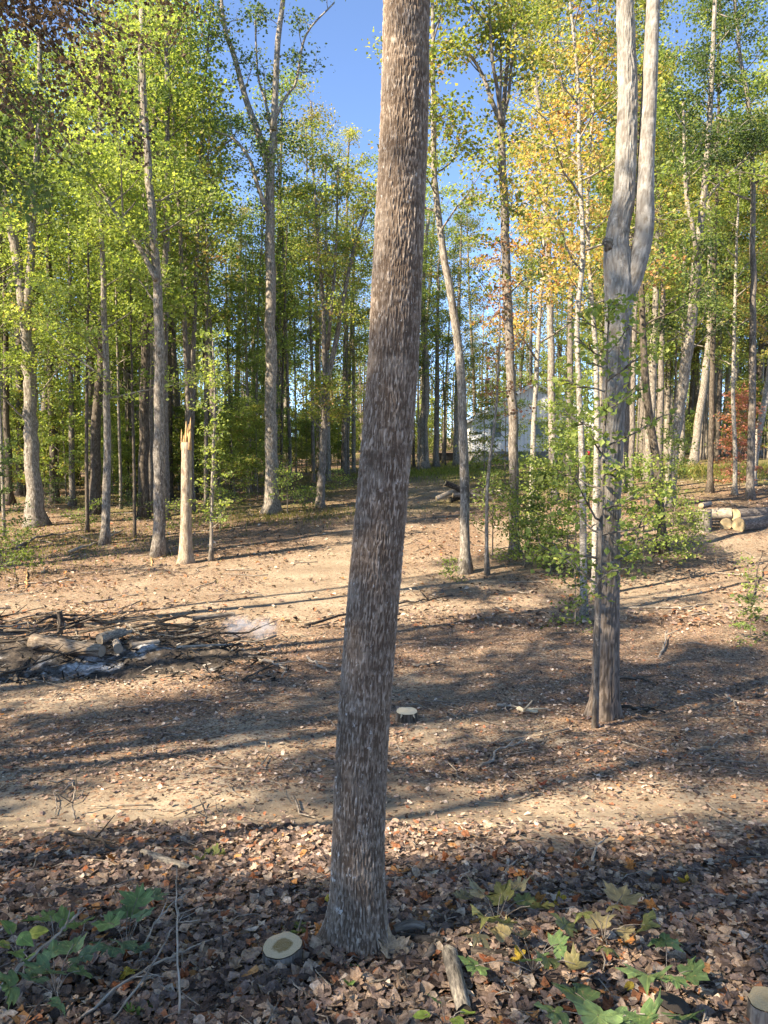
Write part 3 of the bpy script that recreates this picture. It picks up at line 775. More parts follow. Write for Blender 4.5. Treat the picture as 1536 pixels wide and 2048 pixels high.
tpx(W, 'heavy green crowned tree at the right edge of the sky', (1500, 1000), [(1504, 800), (1506, 500), (1500, 250)], 15, 23, bark='bark_grey', pal='green', nleaf=12000, nlimb=22, length=3.4, start=.5, seed=43)
tpx(W, 'blue green crowned tree right of the leaning pale trunk top', (1420, 985), [(1424, 800), (1430, 500), (1436, 250)], 12, 22, bark='bark_dark', pal='dark', nleaf=11000, nlimb=22, length=3.0, start=.55, seed=44)
tpx(W, 'leafy tree closing the gap right of the big trunk', (872, 935), [(874, 800), (876, 600), (880, 480)], 12, 17, bark='bark_grey', pal='mixed', nleaf=11000, nlimb=26, length=2.8, start=.2, seed=45)
tpx(W, 'yellowing tree between big trunk and house roof', (912, 930), [(914, 800), (918, 600), (922, 480)], 12, 19, bark='bark_pale', pal='lime', nleaf=10000, nlimb=24, length=2.6, start=.28, seed=46)
for px_, dy_, pal_, lab_ in ((950, 78, 'olive', 'olive tree crown showing over the left slope of the house roof'), (1035, 80, 'mixed', 'mixed coloured tree crown showing behind the house gable'), (1120, 78, 'gold', 'golden tree crown showing over the right slope of the house roof')):
    x_ = (px_ - 768) / FPX * dy_
    tree(W, lab_, 'tree', (x_, dy_, float(ground(x_, dy_))), 26, .2, bark='bark_grey', pal=pal_, nleaf=13000, leaf=.16, nlimb=28, length=4.0, start=.12, seed=470 + px_, sig=.5)
tpx(W, 'olive crowned trunk rising behind the tall straight grey tree', (470, 940), [(474, 800), (478, 650), (480, 500)], 13, 21, bark='bark_grey', pal='olive', nleaf=9000, nlimb=18, length=2.6, start=.35, seed=34)
tpx(W, 'golden crowned trunk just left of the big trunk', (688, 950), [(690, 800), (692, 600), (694, 400)], 13, 23, bark='bark_grey', pal='gold', nleaf=9000, nlimb=18, length=2.3, start=.4, seed=35)
tpx(W, 'dark barked trunk in the deep left woods with a bent foot', (250, 965), [(248, 850), (240, 700), (232, 500)], 22, 19, bark='bark_dark', pal='green', nleaf=7000, seed=36)
tpx(W, 'tall trunk with heavy green crown over the left woods', (20, 1010), [(14, 850), (10, 600), (6, 300)], 14, 18, bark='bark_dark', pal='dark', nleaf=9000, nlimb=20, length=2.8, start=.3, seed=37)
tpx(W, 'trunk with pale green crown above the pale blotched trunk', (340, 960), [(344, 800), (350, 600), (354, 400)], 12, 20, bark='bark_grey', pal='lime', nleaf=9000, nlimb=20, length=2.6, start=.3, seed=38)

# broken snag with torn splinters
def snag():
    base, D = G(372, 1126); k = D / FPX
    root = empty('broken_snag', base); tag(root, 'broken bark stripped snag with torn orange splintered top', 'tree')
    mb = MB(); pts = np.array([base - [0, 0, .1]] + [P(x, y, D) for x, y in [(372, 1060), (373, 980), (373, 920), (373, 885)]]) - base
    tube(mb, smooth_path(pts, 16), np.interp(np.linspace(0, 1, 16), [0, .1, .7, 1], [13, 12, 10.5, 10]) * k, 14, wob=.1, flare=.5)
    link('trunk', mb.mesh('trunk', M['snag']), root)
    rng = np.random.default_rng(4)
    for i, (dx, h, y0) in enumerate([(-8, 858, 900), (-4, 870, 900), (0, 842, 895), (4, 848, 895), (7, 835, 900), (9, 868, 900), (2, 862, 895), (-6, 876, 900)]):
        s = MB(); a = P(372 + dx, y0, D + rng.normal() * .06) - base; b = P(372 + dx * 1.1 + rng.normal() * 1.5, h, D + rng.normal() * .08) - base
        w = rng.uniform(2.5, 4.5) * k
        tube(s, [a, a * .6 + b * .4, a * .2 + b * .8, b], [w, w * .9, w * .45, .004], 5, flat=.45)
        link('splinter', s.mesh('splinter', M['torn']), root)
M['snag'] = bark_mat('stripped_wood', (.15, .11, .08), (.28, .22, .16), (.43, .365, .285), w=.03, h=.2, blotch=.6)
M['torn'] = bark_mat('torn_wood', (.24, .14, .06), (.42, .26, .12), (.54, .38, .22), w=.012, h=.3, blotch=.1)
snag()

# ------------------------------------------------------------------ woods behind: copies of a few trees
protos = []
spec = [('lime', 'bark_grey', 20), ('green', 'bark_grey', 22), ('mixed', 'bark_pale', 19), ('gold', 'bark_pale', 20), ('green', 'bark_dark', 18), ('lime', 'bark_pale', 21), ('olive', 'bark_grey', 22)]
def bg_spot(rng):
    for _ in range(200):
        y = rng.uniform(34, 105) if rng.random() < .75 else rng.uniform(60, 125)
        px = rng.uniform(-120, 1660)
        x = (px - 768) / FPX * y
        if 900 < px < 1230 and y < 72: continue                      # the house and its yard
        if 790 < px < 900 and y < 48: continue
        if 380 < px < 800 and y < 44 : continue
        if 1330 < px < 1480 and y < 48: continue
        if 1000 < px and y < 38: continue
        return np.array([x, y, float(ground(x, y)) - .05]), px
    return None, 0
def bg_label(k, px):
    crown = ['bright yellow green', 'mid green', 'patchy green and orange', 'golden', 'deep green', 'pale lime green', 'olive'][k]
    where = 'far left woods' if px < 330 else 'woods behind the snag' if px < 780 else 'woods around the white house' if px < 1240 else 'woods beyond the sunny grass'
    return 'tree with %s crown in the %s' % (crown, where), '%s crowned trees in the %s' % (crown, where)
rng = np.random.default_rng(77)
for i in range(155):
    p, px = bg_spot(rng)
    if i >= 96:
        px = rng.uniform(-60, 470) if i < 120 else rng.uniform(1180, 1600); yy = rng.uniform(27, 60) if i < 120 else rng.uniform(48, 70); p = np.array([(px - 768) / FPX * yy, yy, 0]); p[2] = float(ground(p[0], yy)) - .05
    k = rng.choice(7, p=[.3, .22, .03, 0., .16, .26, .03] if px < 560 else [.18, .08, .24, .2, .06, .14, .10])
    while len(protos) <= k: protos.append(None)
    if protos[k] is None:
        pal, bk, H = spec[k]
        o = tree('background_tree', bg_label(k, px)[0], 'tree', (0, 0, 0), H, .17, bark=bk, pal=pal, nleaf=7000, leaf=.14, start=.33, nlimb=22, length=2.9, seed=60 + k, group=bg_label(k, px)[1], seg=7, sig=.5, spread_el=(8, 50), flare=.5)
        o.location = p; protos[k] = o
    else:
        sc = rng.uniform(.95, 1.35)
        if 380 < px < 780: sc *= .9
        if 860 < px < 1040: sc *= .8
        copy_tree(protos[k], p, rng.uniform(0, 6.28), sc, *bg_label(k, px))
# understory
def us_label(k, px):
    look = ['tall yellow green', 'middling green', 'short yellow green', 'patchy yellowing', 'tall green'][k]
    where = 'under the far left trees' if px < 330 else 'under the trees behind the snag' if px < 780 else 'among the trees by the house' if px < 1240 else 'under the trees at far right'
    return '%s leafy sapling %s' % (look, where), '%s saplings %s' % (look, where)
us = []
for k, (pal, H) in enumerate([('lime', 5.5), ('green', 4.5), ('lime', 3.5), ('mixed', 5.0), ('green', 6.5)]):
    us.append([pal, H, None])
for i in range(195):
    for _ in range(100):
        y = rng.uniform(46, 78) if i < 60 else rng.uniform(60, 108) if i < 150 else rng.uniform(34, 47); px = rng.uniform(-80, 1620) if i < 150 else rng.uniform(-80, 720); x = (px - 768) / FPX * y
        if (880 < px < 1230 and y < 72) or (1310 < px < 1500 and y < 50) or (520 < px < 900 and y < 42): continue
        if px > 700 and rng.random() < .35: continue
        break
    p = np.array([x, y, float(ground(x, y)) - .03]); k = rng.integers(5)
    if us[k][2] is None:
        us[k][2] = tree('woodland_sapling', us_label(k, px)[0], 'sapling', (0, 0, 0), us[k][1], .035, bark='bark_grey', pal=us[k][0], nleaf=4200, leaf=.12, start=.15, nlimb=18, length=1.8, sub=4, seed=80 + k, group=us_label(k, px)[1], seg=5, sig=.3, spread_el=(5, 40), flare=.2)
        us[k][2].location = p
    else:
        copy_tree(us[k][2], p, rng.uniform(0, 6.28), rng.uniform(.6, 1.15), *us_label(k, px))
# thin poles between them
pl = [None] * 4
for i in range(84):
    right = i >= 56
    px = rng.uniform(1235, 1600) if right else rng.uniform(-60, 900); y = rng.uniform(44, 75) if right else rng.uniform(24, 62)
    if 480 < px < 640 and y < 34: y += 16
    if 770 < px and not right and y < 45: y = rng.uniform(46, 62)
    x = (px - 768) / FPX * y; p = np.array([x, y, float(ground(x, y)) - .05]); k = int(rng.integers(4))
    wh = 'at the far right' if right else 'in the left woods' if px < 420 else 'in the middle woods'
    look = ['thin dark', 'thin grey', 'thin pale', 'slender grey'][k]
    lab, gr_ = '%s pole tree %s' % (look, wh), '%s pole trees %s' % (look, wh)
    if pl[k] is None:
        pl[k] = tree('pole_tree', lab, 'tree', (0, 0, 0), [13, 15, 14, 17][k], [.07, .08, .065, .10][k], bark=['bark_dark', 'bark_grey', 'bark_pale', 'bark_grey'][k], pal=['green', 'lime', 'lime', 'mixed'][k], nleaf=2400, leaf=.13, start=.4, nlimb=14, length=1.8, seed=400 + k, group=gr_, seg=7, flare=.4)
        pl[k].location = p
    else: copy_tree(pl[k], p, rng.uniform(0, 6.28), rng.uniform(.8, 1.25), lab, gr_)
# the far wood that closes the view
def far_wood():
    rng = np.random.default_rng(9); mb = MB(); wd = MB()
    n = 560
    y = rng.uniform(112, 150, n); x = rng.uniform(-1, 1, n) * y * .75
    z = ground(x, y); H = rng.uniform(13, 20, n)
    for i in range(n):
        m = 26
        c = np.stack([x[i] + rng.standard_normal(m) * 1.6, y[i] + rng.standard_normal(m) * 1.6, z[i] + H[i] * (.02 + .98 * rng.random(m)**1.4)], 1)
        leaves(mb, rng, c, .75, 7, .42, ['lime', 'green', 'mixed', 'olive', 'gold'][i % 5], .7)
        tube(wd, [[x[i], y[i], z[i] - .2], [x[i] + rng.normal() * .5, y[i], z[i] + H[i] * .9]], [.2, .06], 5, cap=False)
    o = link('far_wood', mb.mesh('far_wood', M['leaf'], False)); tag(o, 'far wood of mixed green and gold trees closing the view', 'woods', kind='stuff')
    o2 = link('trunks', wd.mesh('trunks', M['bark_grey']), o); o2['kind'] = 'stuff'
far_wood()

# ------------------------------------------------------------------ trees out of view that shade the clearing or block blue sky
def shade_trees():
    L = 'shade tree standing out of view to the left behind the camera'
    spots = [(-9.5, -4.5, 17, 'green'), (-13.5, .9, 18, 'lime'), (-6.5, -7, 17, 'lime'), (-15, -6, 19, 'green'), (-17.5, -.4, 17, 'green'), (-9.5, 3.4, 16, 'green'), (-14.5, 4.4, 17, 'lime'), (-12.5, -2.2, 18, 'lime')]
    pr = []
    for i, (x, y, H, pal) in enumerate(spots):
        z = float(ground(x, y))
        if i < 3:
            o = tree('shade_tree', L, 'tree', (0, 0, 0), H, .2, bark='bark_grey', pal=pal, nleaf=7400, leaf=.15, start=.36, nlimb=16, length=3.6, seed=200 + i, group='shade trees out of view', seg=8, sig=.45)
            o.location = (x, y, z); pr.append(o)
        else:
            copy_tree(pr[i % 3], (x, y, z), i * 1.3, .95)
    r2 = np.random.default_rng(5)
    for i, (x, y) in enumerate([(-17, 17), (-21.5, 15), (-15.5, 20.5)]):
        copy_tree(pr[i % 3], (x, y, float(ground(x, y))), i * 1.9, 1.0, 'tree out of view in the woods beyond the left edge', 'woods beyond the left edge')
    for i, (x, y) in enumerate([(4, -5), (8.5, -8), (11, -2), (2, -12), (14, -10), (15, 3), (7, -15)]):  # unseen trees added to cut the blue sky light on the near trunk
        copy_tree(pr[i % 3], (x, y, float(ground(x, y))), i * 2.1, .9, 'sky blocking tree added out of view to the right behind the camera', 'trees out of view to the right')
    for i in range(8):
        y = r2.uniform(19, 48); x = -.56 * y - r2.uniform(2, 12)
        copy_tree(pr[i % 3], (x, y, float(ground(x, y))), i * 1.7, r2.uniform(.8, 1.05), 'tree out of view in the woods beyond the left edge', 'woods beyond the left edge')
    for i, (x, y) in enumerate([(-11.2, 10.2), (-12.6, 10.0), (-13.4, 9.4)]):
        z = float(ground(x, y))
        o = tree('shade_tree', 'tall bare boled tree out of view left of the burned pile', 'tree', (0, 0, 0), 19, .13, bark='bark_grey', pal='green', nleaf=3500, leaf=.14, start=.75, nlimb=12, length=2.2, seed=220 + i, group='tall boles out of view', seg=8) if i == 0 else copy_tree(o, (x, y, z), i * 2., 1.0)
        o.location = (x, y, z)
shade_trees()

# ================================================================== LIMBS HANGING IN FROM THE LEFT
def hanging(name, label, root_px, D, ends, pal, nleaf, leaf, seed, foot, sub=9, sig=.13):
    rng = np.random.default_rng(seed)
    base = np.array([foot[0], foot[1], float(ground(*foot))])
    root = empty(name, base); tag(root, label, 'tree')
    top = base[2] + 15
    sp = smooth_path([base - [0, 0, .1], base + [.1, 0, 5], base + [.0, .1, 10], base + [.1, 0, 15]], 18) - base
    mb = MB(); tube(mb, sp, np.linspace(.16, .04, 18), 10, wob=.1, flare=.6, rng=rng); link('trunk', mb.mesh('trunk', M['bark_grey']), root)
    start = P(*root_px, D); lb = MB(); cl = []; wb = MB()
    for (x, y) in ends:
        e = P(x, y, D + rng.uniform(-1.1, 1.1))
        a = base + np.array([0, 0, min(13, start[2] - base[2] + rng.uniform(-.5, 1.5))])
        m = a * .45 + e * .55 + np.array([0, 0, rng.uniform(.2, .6)])
        q = smooth_path([a, m, e], 10)
        tube(wb, q - base, np.linspace(.03, .005, 10), 5, cap=False)
        for j in range(sub):
            t = .3 + .7 * (j + rng.random()) / sub
            b = np.array([np.interp(t * 9, range(10), q[:, k]) for k in range(3)])
            d = norm(rng.standard_normal(3) * [1, 1, .5] + [.3, 0, -.35]) * rng.uniform(.25, .7)
            tube(wb, [b - base, b + d * .5 - base, b + d - base + [0, 0, -.05]], [.005, .004, .002], 3, cap=False)
            cl += [b - base, b + d * .5 - base, b + d - base]
    link('branches', wb.mesh('branches', M['bark_dark']), root)['kind'] = 'stuff'
    cl = np.array(cl); leaves(lb, rng, cl, sig, nleaf / len(cl), leaf, pal, .9, .2)
    link('crown', lb.mesh('crown', M['leaf_dry' if pal == 'brown' else 'leaf'], False), root)['kind'] = 'stuff'
hanging('withered_tree', 'branches hung with withered brown leaves in the upper left corner', (-120, -150), 9.0,
        [(375, 10), (340, 110), (290, 285), (225, 230), (150, 300), (60, 260), (240, 80), (350, -70), (130, 120), (40, 130), (280, 170), (190, 20), (90, 30)], 'brown', 9500, .058, 41, (-7.4, 8.6))
hanging('maple_tree', 'dark green leafy branches reaching in at the left edge', (-160, 180), 11.0,
        [(150, 330), (95, 430), (120, 250), (60, 370), (20, 430), (30, 300), (-10, 360), (70, 200)], 'dark', 4200, .085, 42, (-8.6, 11.6))

# ================================================================== SHRUBS AND SAPLINGS IN THE MIDDLE DISTANCE
def bush(name, label, base_px, H, pal, nleaf, leaf, seed, length=.9, nlimb=22, start=.08, r=.018, bark='bark_grey', lean=(0, 0), sig=.2, el=(0, 40), **kw):
    b, D = G(*base_px)
    path = [b, b + [lean[0] * .4, lean[1] * .4, H * .5], b + [lean[0], lean[1], H]]
    return tree(name, label, 'sapling', b, H, r, path, bark=bark, pal=pal, nleaf=nleaf * 1.2, leaf=leaf, start=start, nlimb=nlimb, length=length, sub=4, seed=seed, seg=6, sig=sig, spread_el=el, flare=.2, **kw)
S = 'leafy_sapling'
bush(S, 'broad green maple sapling left of the twin stemmed tree', (1100, 1150), 2.6, 'green', 3000, .075, 301, 1.1, 24)
bush(S, 'bushy green sapling directly behind the twin stemmed tree', (1150, 1160), 3.6, 'green', 3600, .08, 302, 1.2, 26)
bush(S, 'leafy green sapling right of the twin stemmed tree', (1285, 1150), 2.6, 'green', 2200, .08, 303, 1.0, 20)
bush(S, 'low spreading sapling below the stacked logs', (1375, 1120), 1.3, 'green', 1100, .075, 304, .9, 14)
bush(S, 'low green bush in front of the fanning limb trunk', (1050, 1135), 1.5, 'green', 1400, .07, 305, .9, 18)
bush(S, 'light green sapling left of the fanning limb trunk', (985, 1120), 2.3, 'lime', 1100, .08, 306, .8, 18, .3)
bush(S, 'green sapling filling the gap before the white house', (1075, 1090), 2.5, 'green', 1800, .085, 307, 1.0, 20, .12)
bush(S, 'tall leafy sapling left of the pale crooked trunk', (1135, 1120), 4.6, 'lime', 2600, .085, 308, 1.1, 22, .4)
bush(S, 'yellowing sapling right of the pale leaning trunk', (1345, 1060), 3.0, 'lime', 1800, .08, 309, 1.0, 16, .2)
bush(S, 'airy yellow green sapling standing before the left half of the house', (1010, 962), 5.5, 'lime', 4200, .10, 340, 1.9, 26, .08, r=.04)
bush(S, 'airy sapling standing before the left corner of the house', (968, 972), 4.6, 'mixed', 2600, .10, 342, 1.5, 20, .08, r=.03)
bush(S, 'airy green sapling standing before the right half of the house', (1105, 955), 6.5, 'green', 4800, .10, 341, 2.0, 28, .08, r=.04)
bush(S, 'small green tuft at the foot of the lichen spotted trunk', (900, 1160), .5, 'green', 260, .06, 310, .35, 9, r=.006, sig=.1)
bush(S, 'small bright green sprout at the right edge', (1500, 1280), .7, 'lime', 300, .07, 311, .35, 9, r=.006, sig=.1)
bush(S, 'thin low green plant near the right edge above the sprout', (1495, 1200), .8, 'green', 220, .06, 312, .4, 9, r=.006, sig=.12)
bush(S, 'dark green sapling crowding the left edge', (-15, 1090), 3.2, 'dark', 2600, .085, 313, 1.5, 22)
bush(S, 'low green plant below the left edge trees', (30, 1150), 1.0, 'green', 900, .075, 314, .9, 12)
bush(S, 'small leafy bush at the foot of the ivy wrapped sapling', (440, 1060), 1.3, 'green', 900, .075, 315, .8, 14)
bush(S, 'low green bush at the foot of the tall straight grey tree', (575, 1030), 1.8, 'lime', 600, .085, 316, .8, 12, .3)
bush(S, 'low plant between the tall grey tree and slim forked tree', (610, 1020), .9, 'green', 500, .08, 317, .8, 10)
bush(S, 'russet and dark leaved bush beside the right edge trunks', (1478, 985), 4.2, 'rust', 3800, .10, 318, 1.0, 26, .1, sig=.22)
bush(S, 'green vine sapling low beside the twin stemmed tree foot', (1150, 1265), 1.1, 'green', 380, .065, 319, .5, 10, r=.008, sig=.12)
bush('pole_sapling', 'thin straight pole standing in front of the twin stemmed tree', (1190, 1456), 4.5, 'green', 1300, .07, 320, .7, 24, .34, r=.034, bark='bark_grey', lean=(.08, .05), sig=.16)
for i, (px, py, H, pal) in enumerate([(110, 1020, 1.1, 'dark'), (175, 1060, .8, 'green'), (260, 1040, .9, 'dark'), (350, 1060, .8, 'green'), (480, 1010, .9, 'green'), (680, 985, 1.0, 'lime'), (20, 985, 1.4, 'green'), (240, 1000, 1.2, 'green')]):
    bush('ground_plant', 'low green plant on the shaded floor of the left woods', (px, py), H, pal, 500, .075, 330 + i, .9, 10, r=.008, group='low plants of the left woods')

# ================================================================== HOUSE
M['siding'] = plain_mat('white_siding', (.76, .77, .78), .7, .06, 3)
M['roof'] = plain_mat('roof_shingle', (.14, .14, .145), .9, .3, 20)
M['trim'] = plain_mat('white_trim', (.72, .72, .72), .6, .05, 3)
M['glass'] = plain_mat('window_glass', (.03, .035, .04), .12, .2, 1, .0, .5)
M['block'] = plain_mat('grey_block', (.22, .22, .22), .9, .2, 6)
M['black'] = plain_mat('black_plastic', (.015, .015, .017), .5, .2, 4)
M['tarp'] = plain_mat('grey_tarp', (.30, .28, .25), .8, .25, 4)
def box(mb, a, b, col=None):
    x0, y0, z0 = a; x1, y1, z1 = b
    v = [(x0, y0, z0), (x1, y0, z0), (x1, y1, z0), (x0, y1, z0), (x0, y0, z1), (x1, y0, z1), (x1, y1, z1), (x0, y1, z1)]
    mb.add(v, [(0, 3, 2, 1), (4, 5, 6, 7), (0, 1, 5, 4), (1, 2, 6, 5), (2, 3, 7, 6), (3, 0, 4, 7)], col)
def part(name, mat, parent, *boxes):
    mb = MB()
    for a, b in boxes: box(mb, a, b)
    return link(name, mb.mesh(name, mat, False), parent)
def house():
    D = 60.; L = P(944, 912, D); Rr = P(1188, 912, D); x0, x1 = 0., Rr[0] - L[0]; y = L[1]
    zb = P(944, 914, D)[2]; base = np.array([L[0], y, zb]); root = empty('white_house', base)
    tag(root, 'white gabled house half hidden behind the saplings', 'house')
    he = (914 - 838) / FPX * D; hp = (914 - 768) / FPX * D; xm = x1 / 2; dep = 11
    mb = MB(); n = 33; w = x1 / n
    for i in range(n):                                   # upright boards with open joints
        a, b = i * w + .012, (i + 1) * w - .012
        za = he + (hp - he) * (1 - abs(a - xm) / xm); zb2 = he + (hp - he) * (1 - abs(b - xm) / xm)
        off = .02 * (i % 2)
        v = [(a, -off, .45), (b, -off, .45), (b, -off, zb2), (a, -off, za), (a, .1, .45), (b, .1, .45), (b, .1, zb2), (a, .1, za)]
        mb.add(v, [(0, 1, 2, 3), (1, 5, 6, 2), (4, 0, 3, 7), (3, 2, 6, 7), (0, 4, 5, 1)])
    link('siding', mb.mesh('siding', M['siding'], False), root)['kind'] = 'stuff'
    part('side_wall', M['siding'], root, ((.0, .11, .45), (.1, dep, he - .02)))
    part('side_wall', M['siding'], root, ((x1 - .1, .11, .45), (x1, dep, he - .02)))
    part('foundation', M['block'], root, ((.05, .03, -.9), (x1 - .05, dep - .05, .447)))
    for s in (-1, 1):
        mb = MB(); e = .45; sl_ = (hp - he) / xm
        xa = -e if s < 0 else x1 + e; za = he - sl_ * e + .02
        v = [(xa, -.5, za), (xm, -.5, hp + .02), (xm, dep + .4, hp + .02), (xa, dep + .4, za), (xa, -.5, za + .16), (xm, -.5, hp + .18), (xm, dep + .4, hp + .18), (xa, dep + .4, za + .16)]
        f = [(0, 1, 5, 4), (1, 2, 6, 5), (2, 3, 7, 6), (3, 0, 4, 7), (4, 5, 6, 7), (3, 2, 1, 0)]
        mb.add(v, f); link('roof', mb.mesh('roof', M['roof'], False), root)
        mb = MB(); v = [(xa, -.53, za - .12), (xm, -.53, hp - .12), (xm, -.503, hp - .12), (xa, -.503, za - .12), (xa, -.53, za + .1), (xm, -.53, hp + .1), (xm, -.503, hp + .1), (xa, -.503, za + .1)]
        mb.add(v, f); link('fascia', mb.mesh('fascia', M['trim'], False), root)
    for cx in (1.9, 5.3, 7.6):
        f = part('window', M['trim'], root, ((cx - .5, -.09, 1.5), (cx - .42, -.021, 2.9)), ((cx + .42, -.09, 1.5), (cx + .5, -.021, 2.9)), ((cx - .42, -.09, 2.82), (cx + .42, -.021, 2.9)), ((cx - .42, -.09, 1.5), (cx + .42, -.021, 1.58)))
        part('pane', M['glass'], f, ((cx - .42, -.05, 1.58), (cx + .42, -.021, 2.82)))
house()
def dark_box():
    b, D = G(892, 922); root = empty('black_bin', b); tag(root, 'low black bin standing left of the white house', 'bin')
    part('body', M['black'], root, ((-.6, -.4, .05), (.6, .4, .62)))
    part('lid', M['black'], root, ((-.66, -.45, .622), (.66, .45, .72)))
    for x in (-.5, .5): part('foot', M['black'], root, ((x - .06, -.3, -.1), (x + .06, .3, .047)))
dark_box()
def heap():
    b, D = G(962, 924); mb = MB(); rng = np.random.default_rng(2)
    th = np.linspace(0, 2 * np.pi, 20, endpoint=False); rings = []
    for h, r in [(-.1, .95), (.25, .92), (.55, .8), (.8, .5), (.9, .15)]:
        rr = r * (1 + .22 * fbm(np.cos(th) * 2 + 3, np.sin(th) * 2 + h, 2)); rings.append(np.stack([rr * np.cos(th), rr * .7 * np.sin(th), np.full(20, h) + .1 * fbm(th, th * 0 + h, 2)], 1))
    v = np.concatenate(rings + [np.array([[0, 0, .93]])])
    f = [(i * 20 + j, i * 20 + (j + 1) % 20, (i + 1) * 20 + (j + 1) % 20, (i + 1) * 20 + j) for i in range(4) for j in range(20)]
    mb.add(v, f); mb.f.append(np.array([(80 + j, 80 + (j + 1) % 20, 100) for j in range(20)]))
    o = link('covered_heap', mb.mesh('covered_heap', M['tarp']), loc=b); tag(o, 'rounded grey covered heap at the corner of the white house', 'heap')
heap()

# ================================================================== STUMPS AND LOGS
def disk(mb, c, u, w, r, seg, th_r=None, wobble=0.):
    th = np.linspace(0, 2 * np.pi, seg, endpoint=False)
    rr = r * (1 if th_r is None else th_r)
    ring = c + (rr * np.cos(th))[:, None] * u + (rr * np.sin(th))[:, None] * w
    mid = c + (rr * .5 * np.cos(th))[:, None] * u + (rr * .5 * np.sin(th))[:, None] * w
    v = np.concatenate([ring, mid, c[None]])
    b = np.concatenate([np.stack([np.cos(th), np.sin(th), th * 0], 1), np.stack([np.cos(th), np.sin(th), th * 0], 1) * .5, np.zeros((1, 3))])
    n = seg
    mb.add(v, [(j, (j + 1) % n, n + (j + 1) % n, n + j) for j in range(n)], None, b)
    mb.f.append(np.array([(n + j, n + (j + 1) % n, 2 * n) for j in range(n)]) + mb.n - len(v))
def stump(name, label, base, r, h, cut='cut', bark='log_bark', tilt=(0, 0), flare=.35, seed=0, jag=0.):
    rng = np.random.default_rng(seed); root = empty(name, base); tag(root, label, 'stump')
    seg = 32; th = np.linspace(0, 2 * np.pi, seg, endpoint=False)
    rr = 1 + .34 * fbm(np.cos(th) * 1.6 + seed, np.sin(th) * 1.6, 2) + .10 * fbm(th * 5, th * 0 + seed, 2)
    n = norm(np.array([tilt[0], tilt[1], 1.])); u = norm(np.cross([0, 1., 0], n)); w = np.cross(n, u)
    top = np.array([0, 0, h]); rings = []
    ks = np.linspace(0, 1, 9)
    for k in ks:
        fl = 1 + flare * np.exp(-k * 4) * (1 + .4 * np.cos(3 * th + seed))
        edge = (r * rr * np.cos(th))[:, None] * u + (r * rr * np.sin(th))[:, None] * w
        ed = edge * fl[:, None]; ed[:, 2] *= k
        bump_ = 1 + .05 * fbm(th * 6, th * 0 + k * 6, 2) * (k < .99)
        rings.append(np.array([0, 0, -.08 + (h + .08) * k]) + ed * bump_[:, None])
    v = np.concatenate(rings)
    f = [(i * seg + j, i * seg + (j + 1) % seg, (i + 1) * seg + (j + 1) % seg, (i + 1) * seg + j) for i in range(8) for j in range(seg)]
    mb = MB(); TH = np.tile(th, 9); mb.add(v, f, None, np.stack([r * np.cos(TH), r * np.sin(TH), np.repeat(ks * h, seg)], 1)); link('side', mb.mesh('side', M[bark]), root)
    mb = MB(); disk(mb, top + n * .003, u, w, r, seg, rr * .985); link('cut_face', mb.mesh('cut_face', M[cut], False), root)
    if jag:
        for k in range(2):
            t = -2.1 + k * 1.1; sp = MB(); a = top + r * 1.03 * (math.cos(t) * u + math.sin(t) * w); l = rng.uniform(.25, .9) * h * .7
            out = norm(a - top); out[2] = 0
            tube(sp, [a, a + [0, 0, -l * .5] + out * .01, a + [0, 0, -l] + out * .03], [.012, .009, .003], 5, flat=.5); link('sliver', sp.mesh('sliver', M['stick_cut']), root)
    return root
M['stick_cut'] = plain_mat('fresh_wood', (.62, .52, .36), .85, .2, 30)
b, D = G(566, 1930)
stump('cut_stump', 'small fresh cut stump with dark heart beside the big trunk', b, 39 / FPX * D, .07, 'cut_rot', tilt=(-.10, -.03), seed=1)
b, D = G(814, 1440)
stump('cut_stump', 'low pale topped stump in the clearing right of the big trunk', b, 21 / FPX * D, .10, 'cut_fresh', 'bark_dark', tilt=(.0, -.05), seed=2, jag=1, flare=.6)
b, D = G(1532, 2062)
stump('cut_stump', 'fresh pale stump cut off by the lower right corner', b, 36 / FPX * D, .10, 'cut', tilt=(-.1, .0), seed=3)
b, D = G(1345, 2052)
stump('old_stump', 'dark weathered stump behind green leaves at the lower right', b, 36 / FPX * D, .07, 'cut_old', 'bark_dark', tilt=(.25, .1), seed=4)
b, D = G(1408, 1062)
stump('tall_stump', 'upright grey stump standing left of the stacked logs', b, 13 / FPX * D, .62, 'cut', 'bark_pale', seed=5)

def log(name, label, a, b_, r0, r1=None, mat='log_bark', cut='cut', group=None, cat='log', bend=.0, seg=16, wob=.1, seed=0):
    rng = np.random.default_rng(seed + 900); a = np.asarray(a, float); b_ = np.asarray(b_, float); r1 = r1 or r0 * .85
    root = empty(name, a); tag(root, label, cat, group)
    m = (a + b_) / 2 + np.array([rng.normal(), rng.normal(), abs(rng.normal())]) * bend
    q = smooth_path([a, m, b_], 10) - a; mb = MB(); tube(mb, q, np.linspace(r0, r1, 10), seg, wob=wob, rng=rng, cap=False)
    link('bark', mb.mesh('bark', M[mat]), root)
    t = norm(q[-1] - q[0]); ref = np.array([0., 1, 0]) if abs(t[1]) < .8 else np.array([1., 0, 0]); u = norm(np.cross(t, ref)); w = np.cross(t, u)
    for c, rr, s in ((q[0], r0, -1), (q[-1], r1, 1)):
        mb = MB(); disk(mb, c - t * s * .004, u, w * -s if s < 0 else w, rr * 1.0, seg); link('cut_face', mb.mesh('cut_face', M[cut], False), root)
    return root
def gz(p, h=0.):
    p = np.array(p, float); p[2] = float(ground(p[0], p[1])) + h; return p
